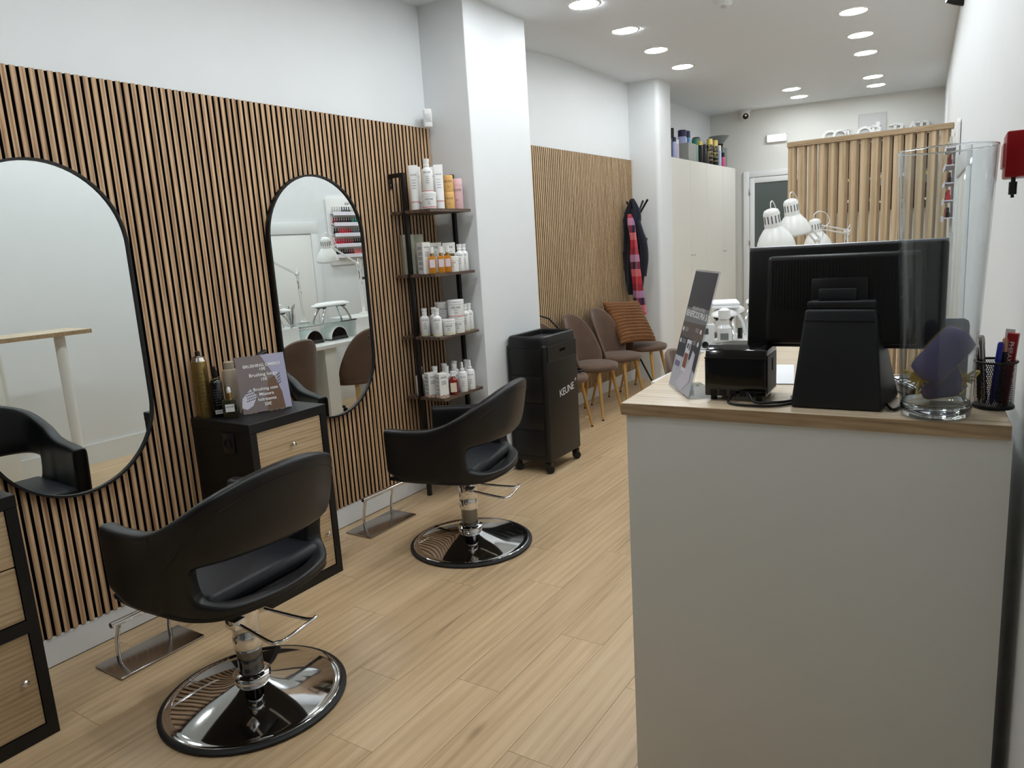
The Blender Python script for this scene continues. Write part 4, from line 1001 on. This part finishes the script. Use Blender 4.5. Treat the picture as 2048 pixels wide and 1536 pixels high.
t = thing('glass_dish', 'small round glass dish on the nail desk', 'dish', (2.185, 3.68, DH+.001)); MB().lathe([(0, 0), (.035, 0), (.043, .02), (.043, .03), (.025, .05), (0, .055)], 24).build('bowl', mat('milky_clear', (222, 226, 226), .15), t); MB().lathe([(.044, .027), (.045, .031), (.044, .034)], 24, cap=False).build('rim', STEEL, t)
t = thing('brush_pot', 'clear pot of nail files and brushes on the glass shelf', 'pot', (2.17, 4.47, DH+.001)); MB().lathe([(0, 0), (.035, 0), (.042, .1), (.039, .1), (.033, .004), (0, .004)], 20).build('pot', ACRYL, t)
for k in range(9):
    a = k*.7; MB().tube([(.015*math.cos(a), .015*math.sin(a), .006), (.04*math.cos(a), .04*math.sin(a), .15+.012*(k % 4))], .004, 6).build('file', [GRYP, PLW, STEEL][k % 3], t)
def desk_lamp(hx, hy, hz, ex, ey, ez, label):
    t = thing('desk_lamp', label, 'lamp', (ex, ey, DH+.0005))
    m_ = T(hx, hy, hz) @ RX(8) @ RY(-6)
    hd = MB().lathe([(.102, -.172), (.101, -.155), (.094, -.125), (.078, -.09), (.056, -.06), (.046, -.05), (.044, -.046)], 40, mtx=m_, cap=False).build('shade', LACQ, t, True, 60, solid=.003)
    MB().lathe([(.046, -.05), (.044, .03), (.036, .048), (.015, .056), (0, .057)], 32, mtx=m_, cap=False).build('neck', LACQ, hd, True, 50)
    slot = MB()
    for k in range(14):
        a = 2*math.pi*k/14; slot.box(-.0025, .0025, -.0012, .0012, -.022, .018, mtx=m_ @ T(.0455*math.cos(a), .0455*math.sin(a), 0) @ Matrix.Rotation(a+math.pi/2, 4, 'Z'))
    slot.build('vent_slots', mat('slot_shadow', (70, 72, 72), .7), hd, True)
    h = Vector((hx, hy, hz)); e = Vector((ex, ey, ez)); d = (e-h).normalized(); side = Vector((d.y, -d.x, 0)).normalized()*.012; s0 = h+d*.05
    for k in (-1, 1): MB().tube([s0+side*k+Vector((0, 0, .012*k)), e+side*k+Vector((0, 0, .012*k))], .006, 8).build('upper_arm', LACQ, t, True)
    b0 = Vector((ex, ey+.02, DH+.06))
    for k in (-1, 1): MB().tube([e+side*k, b0+side*k], .006, 8).build('lower_arm', LACQ, t, True)
    MB().lathe([(.016, -.02), (.016, .02)], 16, mtx=T(*e) @ RY(90)).build('elbow_joint', LACQ, t, True)
    MB().lathe([(0, .0), (.05, .0), (.05, .012), (.02, .018), (.012, .07), (0, .07)], 24, mtx=T(ex, ey+.02, DH+.0005)).build('base', LACQ, t, True)
    for k in (0, 1): MB().tube([e+side*(1 if k else -1)*1.3+Vector((0, 0, -.03)), e*.75+b0*.25, e*.55+b0*.45+side*(1 if k else -1)*1.5], .0035, 6).build('spring', STEEL, t, True)
    up = (m_ @ Vector((0, 0, .057)))
    c_ = [up, up+Vector((.0, .0, .03)), up+d*.05+Vector((0, 0, .06)), up+d*.13+Vector((0, 0, .055)), up+d*.17+Vector((0, 0, .0)), up+d*.11+Vector((0, 0, -.05)), h+d*.07]
    MB().tube([tuple(p) for p in cat([tuple(v) for v in c_], 5)], .0032, 6).build('cable', PLW, t, True, 60)
    MB().tube([tuple(p) for p in cat([tuple(e+Vector((0, 0, .0))), tuple(e+side*2+Vector((0, .03, .05))), tuple(e+side*2+Vector((0, .07, .02))), tuple(e+Vector((0, .03, -.05)))], 4)], .003, 6).build('cable', PLW, t, True, 60)
    return t
desk_lamp(2.20, 4.22, 1.665, 2.20, 4.62, 1.47, 'white desk lamp on the nail desk next to the towel armrest')
desk_lamp(2.14, 4.95, 1.735, 2.21, 5.42, 1.52, 'white desk lamp beside the glass shelf of the nail desk')
desk_lamp(2.085, 6.0, 1.612, 2.26, 6.30, 1.555, 'white desk lamp at the screen end of the nail desk')
# technician stool
t = thing('stool', 'black stool with chrome column behind the nail desk', 'stool', (2.66, 5.15, 0))
MB().lathe([(0, .50), (.17, .50), (.18, .52), (.18, .56), (.16, .58), (0, .585)], 32).build('seat', LEATHER, t); MB().lathe([(.025, .05), (.025, .3), (.018, .3), (.018, .5)], 20).build('column', CHROME, t)
for k in range(5):
    a = 2*math.pi*k/5; l = MB().tube([(0, 0, .09), (.24*math.cos(a), .24*math.sin(a), .06)], [.022, .014], 8).build('leg', PLB, t); MB().lathe([(.015, -.012), (.025, -.01), (.025, .01), (.015, .012)], 14, mtx=T(.24*math.cos(a), .24*math.sin(a), .026) @ RX(90)).build('wheel', RUBBER, l)

# nail polish rack on the right wall
RYC = 6.15; ra = math.atan2(1, -.0724)   # direction of the wall
rp = rw(RYC, .002)
t = thing('polish_rack', 'white wall rack of nail polishes with purple-edged ledges', 'rack', (rp[0], rp[1], 1.50), math.atan2(-.0724, 1)*-1)
# local frame: +x into wall, -x into the room, y along the wall
MB().prism([(-.33, .01), (.33, .01), (.34, .03), (.34, .72), (.31, .75), (-.31, .75), (-.34, .72), (-.34, .03)], .002, .022, .003, mtx=frame_mtx((0, 0, 0), (0, -1, 0), (0, 0, 1)).copy()).build('back_board', PLW, t)
text('lettering', 'andreia', .055, PRINT, t, frame_mtx((-.0235, 0, .68), (0, -1, 0), (0, 0, 1)))
pm_ = [mat('polish_%d' % i, c, .2) for i, c in enumerate([(200, 198, 192), (60, 40, 44), (120, 30, 40), (20, 110, 84), (196, 40, 60), (206, 170, 130), (90, 92, 96), (226, 120, 120), (16, 16, 18), (150, 40, 54)])]
PURP = mat('lilac_edge', (226, 223, 234), .5)
pb = MB().box(-.011, .011, -.011, .011, 0, .032, .002, 1).mesh('bottle'); pc = MB().lathe([(.008, .032), (.007, .066), (0, .067)], 10).mesh('cap'); pbm = []; pcm = []
for m_ in pm_:
    q = pb.copy(); q.materials.append(m_); pbm.append(q)
    q = pc.copy(); q.materials.append(m_); pcm.append(q)
seq = [[0, 0, 6, 6, 0, 0], [2, 1, 1, 8, 3, 3, 0, 5, 5], [8, 4, 4, 9, 6, 6, 0, 0], [4, 4, 9, 9, 8, 8, 1], [8, 8, 1, 2, 7, 7, 9]]
rown = ['top', 'second', 'middle', 'fourth', 'lowest']
for r_ in range(5):
    z_ = .575-.115*r_
    MB().box(-.075, -.0225, -.30, .30, z_-.008, z_, .001, 1).box(-.079, -.075, -.30, .30, z_-.028, z_+.012, .001, 1).build('ledge', PURP, t)
    for k in range(18):
        y_ = -.28+.033*k; c = seq[r_][(k//2) % len(seq[r_])]
        o = tag(link('nail_polish', pbm[c], None), 'small nail polish bottle on the %s ledge of the wall rack' % rown[r_], 'nail polish', 'polishes on the %s ledge' % rown[r_])
        o.matrix_basis = t.matrix_basis @ T(-.05, y_, z_+.0005); o.location = o.matrix_basis.to_translation(); o.rotation_euler = o.matrix_basis.to_euler()
        cpo = link('cap', pcm[c], None, o)

# ================================================================== RECEPTION COUNTER
HC = 1.2
TOPP = [(2.448, 1.667), (3.269, 1.704), (3.231, 2.226), (2.80, 2.207), (2.762, 2.815), (2.366, 2.80)]
t = thing('reception_counter', 'white reception counter with L-shaped oak top on a round leg', 'counter', (2.85, 1.95, 0))
MB().prism(TOPP, HC-.030, HC, .0008).build('worktop', TOPW, t, True)
def edge(a, b, name='edge_band'):
    a = Vector((*a, 0)); b = Vector((*b, 0)); d = (b-a).normalized(); n_ = Vector((d.y, -d.x, 0))
    p = [a-d*.001, b+d*.001, b+d*.001+n_*.0012, a-d*.001+n_*.0012]
    MB().prism([(v.x, v.y) for v in p], HC-.0302, HC-.0006).build(name, EDGEW, t, True)
for i in range(6): edge(TOPP[i], TOPP[(i+1) % 6])
BODY = [(2.457, 1.674), (3.274, 1.711), (3.24, 2.19), (2.424, 2.19)]
MB().prism(BODY, 0, HC-.0305, .0015).build('body', COUNTERM, t, True)
MB().prism([(2.4345, 2.19), (2.47, 2.19), (2.468, 2.215), (2.4325, 2.215)], 0, HC-.031).build('side_post', COUNTERM, t, True)
MB().lathe([(.036, 0), (.036, HC-.031)], 32, mtx=T(2.47, 2.62, 0)).build('leg', LACQ, t, True)

# POS monitor, back towards us
t = thing('pos_monitor', 'black till monitor on a wide stand with its back to the room entrance', 'monitor', (2.94, 1.86, HC))
mm = T(2.928, 1.868, 1.446) @ RZ(1.5) @ RX(-6)
MB().box(-.213, .213, -.012, .018, -.121, .121, .009, 3, mtx=mm).build('screen_shell', PLB, t, True)
MB().box(-.2125, .2125, -.010, .0205, .115, .1228, .002, 1, mtx=mm).build('silver_edge', mat('silver_rim', (168, 170, 176), .3, .6), t, True)
bkp = MB().box(-.165, .165, -.036, -.010, -.112, .098, .012, 3, mtx=mm).build('back_cover', PLB, t, True)
rb_ = MB()
for k in range(44): rb_.box(-.15+.007*k-.0012, -.15+.007*k+.0012, -.0372, -.0355, -.03, .085, mtx=mm)
rb_.build('vent_ribs', BLACK, bkp, True)
MB().box(-.062, .062, -.046, -.034, -.03, .042, .006, 2, mtx=mm).build('mount_pad', PLB, t, True)
MB().box(-.04, .04, -.075, -.04, -.012, .016, .003, 2, mtx=mm).build('hinge', PLB2, t, True)
sb = [Vector(v) for v in ((2.843, 1.738, HC+.001), (3.033, 1.746, HC+.001), (3.05, 1.93, HC+.001), (2.83, 1.93, HC+.001), (2.866, 1.768, 1.425), (3.014, 1.772, 1.425), (3.012, 1.835, 1.425), (2.868, 1.835, 1.425))]
bm = bmesh.new(); v = [bm.verts.new(p) for p in sb]
for f in ((0, 1, 5, 4), (1, 2, 6, 5), (2, 3, 7, 6), (3, 0, 4, 7), (4, 5, 6, 7), (3, 2, 1, 0)): bm.faces.new([v[i] for i in f])
bmesh.ops.recalc_face_normals(bm, faces=bm.faces); bmesh.ops.bevel(bm, geom=bm.edges[:], offset=.007, segments=3, affect='EDGES', profile=.5)
b = MB(); b.bm.free(); b.bm = bm; b.build('stand', PLB2, t, True)
MB().box(-.072, .072, 0, .052, 0, .018, .005, 2, mtx=T(2.94, 1.776, 1.4245)).build('stand_cap', PLB2, t, True)
MB().box(-.073, .073, -.0006, .001, 0, .0022, mtx=T(2.94, 1.7652, 1.398)).build('seam_line', BLACK, t, True)
# receipt printer
t = thing('receipt_printer', 'glossy black receipt printer beside the till monitor', 'printer', (2.704, 1.83, HC))
pmx = T(2.704, 1.83, HC) @ RZ(2.5)
prof = [(-.066, .012), (-.066, .10), (-.055, .126), (-.03, .136), (.03, .138), (.05, .134), (.062, .12), (.066, .10), (.066, .012)]
MB().prism(prof, -.0735, .0735, .003, mtx=pmx @ frame_mtx((0, 0, 0), (0, 1, 0), (0, 0, 1))).build('body', GLOSSB, t, True)
MB().box(-.0738, .0738, -.0668, -.064, .105, .108, mtx=pmx).build('lid_seam', BLACK, t, True)
MB().box(.0735, .0755, -.055, .05, .02, .112, .001, 1, mtx=pmx).build('side_plate', PLB2, t, True)
MB().box(.0752, .0762, -.005, .005, .07, .1, mtx=pmx).build('side_slot', FELT, t, True)
for k in range(4): MB().box(-.0745, -.073, -.05+.006*k, -.047+.006*k, .11, .114, mtx=pmx).build('status_dot', PRINTW, t, True)
for k in range(5): MB().box(-.06+.024*k, -.045+.024*k, -.0672, -.066, .014, .028, mtx=pmx).build('port', BLACK, t, True)
for sx in (-.055, .055):
    for sy in (-.05, .05): MB().lathe([(.008, .001), (.008, .0125)], 12, mtx=pmx @ T(sx, sy, 0)).build('foot', RUBBER, t, True)
zc_ = HC+.0045
for nm, pts, lb in (('power_cable', [(2.70, 1.765, zc_+.012), (2.70, 1.735, zc_), (2.735, 1.715, zc_), (2.80, 1.722, zc_), (2.84, 1.76, zc_), (2.86, 1.80, zc_)], 'flat black cable looping from the printer along the counter edge'), ('data_cable', [(2.74, 1.768, zc_+.018), (2.76, 1.745, zc_+.002), (2.80, 1.745, zc_+.003), (2.832, 1.79, zc_), (2.825, 1.84, zc_)], 'black cable between printer and monitor stand'), ('monitor_cable', [(3.038, 1.80, zc_+.004), (3.052, 1.765, zc_), (3.062, 1.79, zc_), (3.064, 1.86, zc_), (3.06, 1.95, zc_)], 'black cable curled between monitor stand and vase')):
    tag(MB().tube([tuple(p) for p in cat(pts, 6)], .0035, 8).build(nm, PLB, smooth=60), lb, 'cable')
# leaflet stand
A = Vector((2.594, 1.748, HC+.003)); B = Vector((2.477, 1.916, HC+.003)); C_ = Vector((2.69, 1.745, 1.516))
A, B = B, A; C_ = Vector((2.592, 1.895, 1.516))
ux = (B-A).normalized(); W = (B-A).length; uy = (C_-A); uy = uy-ux*uy.dot(ux); Hs = uy.length; uy.normalize()
fm = frame_mtx(A, ux, uy)
t = thing('leaflet_stand', 'slanted clear stand with a dark and white app poster on the counter', 'sign', ((A+B)/2+Vector((.03, .02, -.003))))
MB().box(0, W, 0, Hs, -.005, -.0015, .0008, 1, mtx=fm).build('acrylic_panel', ACRYL, t, True)
nb = Vector((-ux.y, ux.x, 0)); nb = nb if nb.x > 0 else -nb
MB().prism([(A.x, A.y), (B.x, B.y), (B.x+nb.x*.09, B.y+nb.y*.09), (A.x+nb.x*.09, A.y+nb.y*.09)], HC+.0008, HC+.0028).build('acrylic_foot', ACRYL, t, True)
pp = prn('poster', [(.01, .01), (.99, .01), (.99, .99), (.01, .99)], mat('poster_silver', (188, 190, 200), .4), -.0012)
prn('picture', [(.02, .985), (.98, .985), (.98, .70), (.02, .66)], mat('poster_navy', (34, 32, 46), .35), -.0009, pp)
prn('picture', [(.02, .68), (.98, .70), (.98, .58), (.02, .56)], mat('poster_grey', (120, 120, 124), .4), -.0008, pp)
prn('picture', [(.02, .56), (.98, .58), (.98, .44), (.02, .44)], mat('poster_umber', (92, 78, 70), .4), -.0008, pp)
prn('picture', [(.02, .44), (.98, .44), (.98, .20), (.86, .22), (.84, .34), (.72, .36), (.68, .28), (.02, .27)], mat('poster_navy', (34, 32, 46), .35), -.0007, pp)
prn('picture', [(.5, .16), (.68, .28), (.72, .36), (.84, .34), (.86, .12), (.6, .02), (.3, .05)], mat('poster_pale', (206, 202, 214), .5), -.0006, pp)
prn('phone_picture', [(.40, .17), (.60, .17), (.60, .43), (.40, .43)], mat('phone_white', (220, 224, 228), .3), -.0005, pp)
prn('phone_screen', [(.42, .20), (.58, .20), (.58, .32), (.42, .32)], mat('phone_rust', (132, 66, 40), .3), -.0004, pp)
prn('phone_screen', [(.44, .36), (.5, .36), (.5, .4), (.44, .4)], PRINT, -.0004, pp); prn('phone_screen', [(.53, .35), (.57, .35), (.57, .4), (.53, .4)], PRINT, -.0004, pp)
prn('button', [(.07, .185), (.28, .185), (.28, .23), (.07, .23)], mat('poster_violet', (112, 106, 140), .4), -.0005, pp)
for a_, b_ in ((.10, .50), (.10, .40), (.86, .52), (.86, .42)): prn('icon', [(a_+.035*math.cos(k*math.pi/6), b_+.02*math.sin(k*math.pi/6)) for k in range(12)], PRINTW, -.0004, pp); 
for a_, b_ in ((.25, .50), (.25, .40), (.70, .52), (.70, .42)):
    for k in range(3): prn('small_print', [(a_-.07, b_+.012-.012*k), (a_+.07, b_+.012-.012*k), (a_+.07, b_+.017-.012*k), (a_-.07, b_+.017-.012*k)], GREYP, -.0004, pp)
text('lettering', 'APROVEITA OS TEUS', .012, PRINTW, pp, fm @ T(W*.55, Hs*.685, -.0003), world=True)
text('lettering', 'BENEFÍCIOS PRA SI', .0225, PRINTW, pp, fm @ T(W*.52, Hs*.635, -.0003), world=True, bold=.0006)
# papers and small till things on the wing
o = tag(MB().box(-.105, .105, -.148, .148, 0, .0015, mtx=T(2.66, 2.13, HC+.001) @ RZ(12)).build('paper_sheets', mat('paper', (236, 238, 242), .6), smooth=0), 'white paper sheets on the counter behind the printer', 'paper')
t = thing('card_terminal', 'black card terminal lying on the counter behind the vase', 'card reader', (3.075, 1.98, HC), .5)
MB().box(-.035, .035, -.08, .08, .001, .03, .01, 3, mtx=RX(0)).build('body', GLOSSB, t); MB().box(-.028, .028, .02, .07, .0295, .0315, .001).build('display', GREYGL, t)
for i in range(3):
    for j in range(4): MB().box(-.024+.017*i, -.012+.017*i, -.065+.02*j, -.052+.02*j, .0295, .0325, .001, 1).build('key', PLG, t)
t = thing('grey_stand_card', 'grey rounded plaque standing behind the vase', 'plaque', (3.150, 1.93, HC), .12)
MB().prism([(-.036, .001), (.036, .001), (.036, .172), (.033, .182), (.024, .187), (-.024, .187), (-.033, .182), (-.036, .172)], -.003, .003, .001, mtx=frame_mtx((0, 0, 0), (1, 0, 0), (0, 0, 1))).build('plate', mat('plaque_grey', (150, 152, 160), .4), t); MB().box(-.03, .03, -.015, .02, .0005, .004, .001).build('foot', PLG, t)
# glass vase
VX, VY = 3.134, 1.757
t = thing('glass_vase', 'tall flared clear glass vase on the counter holding gift pouches', 'vase', (VX, VY, HC))
MB().lathe([(0, .0006), (.060, .0006), (.0655, .006), (.0668, .02), (.072, .15), (.080, .34), (.0885, .545), (.0872, .5475), (.0855, .545), (.077, .34), (.0692, .15), (.0638, .034), (.058, .026), (0, .024)], 64, cap=False).build('vase_body', GLASS, t, smooth=50)
MB().tube([(.0868*math.cos(2*math.pi*k/64), .0868*math.sin(2*math.pi*k/64), .5462) for k in range(64)], .0017, 8, True).build('rim', SOLIDGL, t, smooth=60)
MB().lathe([(0, .0012), (.060, .0012), (.0648, .006), (.066, .02), (.0632, .033), (.057, .0255), (0, .0235)], 64, cap=False).build('thick_base', SOLIDGL, t, smooth=50)
ORGZ = mat('gold_organza', (206, 180, 96), .6, alpha=.12); RIB = mat('gold_ribbon', (214, 196, 120), .45); NAVP = mat('blue_pouch', (46, 56, 128), .7, sheen=.2, var=.25)
def pouch(c, rx, rz, L, label, tie):
    t = thing('gift_pouch', label, 'pouch', c); m_ = T(*c) @ RZ(rz) @ RY(rx)
    m0 = RZ(rz) @ RY(rx)
    b = MB(); n_ = 16; rows = []
    for i in range(13):
        f = i/12; w_ = .034*(1-abs(2*f-1)**8)**.5+.001; rows.append([(w_*math.cos(2*math.pi*k/n_)*(1+.05*math.sin(3*k)), w_*.55*math.sin(2*math.pi*k/n_), -L/2+L*f) for k in range(n_)])
    b.grid([[m0 @ Vector(p) for p in r] for r in rows], False, True).build('pouch_body', NAVP, t, smooth=60)
    rows = [[m0 @ Vector((p[0]*1.1, p[1]*1.2, p[2]*1.03)) for p in r] for r in rows]
    MB().grid(rows, False, True).build('organza_wrap', ORGZ, t, smooth=60)
    e = m0 @ Vector((0, 0, -L/2 if tie < 0 else L/2)); 
    tuft = MB()
    for k in range(18):
        a = k*2.4; tuft.tube([e, e+Vector((.020*math.cos(a), .008*math.sin(1.7*a)-.004, .018*math.sin(a)))], [.004, .0014], 5)
    tuft.build('tuft', mat('gold_tuft', (176, 146, 50), .6), t)
    for k in range(3):
        a = .6+k*2.0; d1_ = Vector((math.cos(a)*.034, -.008, math.sin(a)*.032))
        MB().tube([tuple(p) for p in cat([tuple(e), tuple(e+d1_*.6+Vector((0, -.004, .006))), tuple(e+d1_), tuple(e+d1_*.5+Vector((.006, 0, -.005)))], 5)], .0022, 6).build('ribbon', RIB, t)
    return t
pouch((VX+.010, VY-.016, HC+.132), 38, 0, .13, 'navy gift pouch with gold ribbon leaning in the glass vase', -1)
pouch((VX+.006, VY+.022, HC+.068), 80, 8, .085, 'navy gift pouch lying at the bottom of the glass vase', 1)
# pen cup
PXc, PYc = 3.238, 1.867
t = thing('pen_cup', 'black wire mesh pen cup at the wall end of the counter', 'pen holder', (PXc, PYc, HC))
msh = bmesh.new(); n_ = 56; rws = 20; R_ = .037; V_ = [[msh.verts.new((R_*(1+.04*j/rws)*math.cos(2*math.pi*(i+.5*(j % 2))/n_), R_*(1+.04*j/rws)*math.sin(2*math.pi*(i+.5*(j % 2))/n_), .004+.098*j/rws)) for i in range(n_)] for j in range(rws+1)]
for j in range(rws-1):
    for i in range(n_):
        k = (i if j % 2 == 0 else i+1)
        f_ = [V_[j][i], V_[j+1][k % n_ if j % 2 else i], V_[j+2][i], V_[j+1][(i-1) % n_ if j % 2 == 0 else i]]
        try: msh.faces.new(f_)
        except ValueError: pass
bmesh.ops.wireframe(msh, faces=msh.faces[:], thickness=.0017, use_replace=True, use_even_offset=False)
b = MB(); b.bm.free(); b.bm = msh; b.build('mesh_wall', BLACK, t, smooth=0)
MB().lathe([(0, .0006), (.0385, .0006), (.0395, .004), (.0385, .008), (0, .006)], 40).build('base', BLACK, t)
MB().tube([(.039*math.cos(2*math.pi*k/40), .039*math.sin(2*math.pi*k/40), .102) for k in range(40)], .0028, 8, True).build('rim', BLACK, t, smooth=60)
def pen(label, dx, dy, lean, azi, L, r, m, capm, capl):
    t = thing('pen', label, 'pen', (PXc+dx, PYc+dy, HC+.009)); d = Vector((math.sin(lean)*math.cos(azi), math.sin(lean)*math.sin(azi), math.cos(lean)))
    MB().tube([d*.001, d*.012, d*(L-capl)], [r*.35, r, r], 12).build('barrel', m, t, smooth=50); MB().tube([d*(L-capl), d*(L-.004), d*L], [r*1.12, r*1.05, r*.6], 12).build('cap', capm, t, smooth=50)
BLU = mat('blue_plastic', (34, 40, 140), .35)
pen('silver click pen in the mesh cup', -.016, -.012, .10, 2.6, .15, .006, STEEL, STEEL, .02)
pen('blue ballpoint pen in the mesh cup', -.004, -.02, .08, 0, .138, .0055, BLU, BLU, .04)
pen('black marker in the mesh cup', .006, .004, .12, .4, .135, .0065, PLB, PLB, .035)
pen('black pen with copper clip in the mesh cup', .012, -.012, .06, 1.2, .145, .0055, PLB, mat('copper', (186, 140, 110), .3, .6), .03)
pen('short dark brown pencil in the mesh cup', -.026, .002, .06, 3.0, .122, .0045, mat('brown_pencil', (60, 48, 34), .5), mat('brown_pencil', (60, 48, 34), .5), .02)
t = thing('correction_box', 'slim red PHIRAX box standing in the mesh cup', 'box', (PXc+.016, PYc+.002, HC+.009), -.25)
REDM = mat('red_card', (150, 24, 26), .45)
MB().box(-.010, .010, -.006, .006, 0, .155, .001, 1, mtx=RY(5)).build('carton', REDM, t); text('lettering', 'PHIRAX', .013, PRINTW, t, RY(5) @ frame_mtx((0, -.0066, .115), (0, 0, -1), (1, 0, 0)))
MB().box(-.012, .006, .007, .0085, 0, .162, .0004, 1, mtx=RY(3)).build('leaflet', PRINTW, t)
# red alarm box on the right wall
yn, yf = 1.74, 1.85
xl = PY(2012, 300, yn).x; z1 = PY(2015, 262, yn).z; z0 = PY(2013, 355, yn).z
t = thing('alarm_box', 'red fire alarm box with a black test key on the white wall', 'alarm', (wall_r(1.79)-.001, 1.79, z0))
MB().prism([(xl, yn), (wall_r(yn)-.002, yn), (wall_r(yf)-.002, yf), (xl-.004, yf)], z0, z1, .004).build('housing', mat('alarm_red', (150, 8, 18), .35), t, True)
MB().prism([(xl-.0045, yn+.02), (xl+.001, yn+.02), (xl-.003, yf-.015), (xl-.0075, yf-.015)], z0+.02, z1-.02, .001).build('front_window', mat('alarm_pale', (196, 120, 120), .3), t, True)
MB().tube([(xl+.015, yn+.03, z0+.001), (xl+.015, yn+.03, z0-.012)], .004, 10).tube([(xl+.015, yn+.03, z0-.008), (xl+.015, yn+.03, z0-.032)], .007, 10).tube([(xl+.015, yn+.03, z0-.03), (xl+.015, yn+.03, z0-.038)], .003, 8).build('test_key', PLB, t, True)
# small black spotlight high on the right wall
q = PZ(1921, -3, 3.12); q.x = min(q.x, wall_r(q.y)-.05)
t = thing('spotlight', 'small black spotlight high on the plain white wall', 'spotlight', (q.x, q.y, q.z))
MB().lathe([(.032, -.06), (.036, 0), (.033, .055)], 24, mtx=RZ(15) @ RY(-70)).build('housing', PLB, t); MB().lathe([(0, 0), (.03, 0), (.03, .004), (0, .004)], 24, mtx=RZ(15) @ RY(-70) @ T(0, 0, .054)).build('lens', mat('spot_lens', (255, 255, 255), .5, emit=(1, 1, 1), estr=3), t)
MB().tube([(0, 0, 0), (.05, .01, .02)], .01, 8).build('bracket', PLB, t)
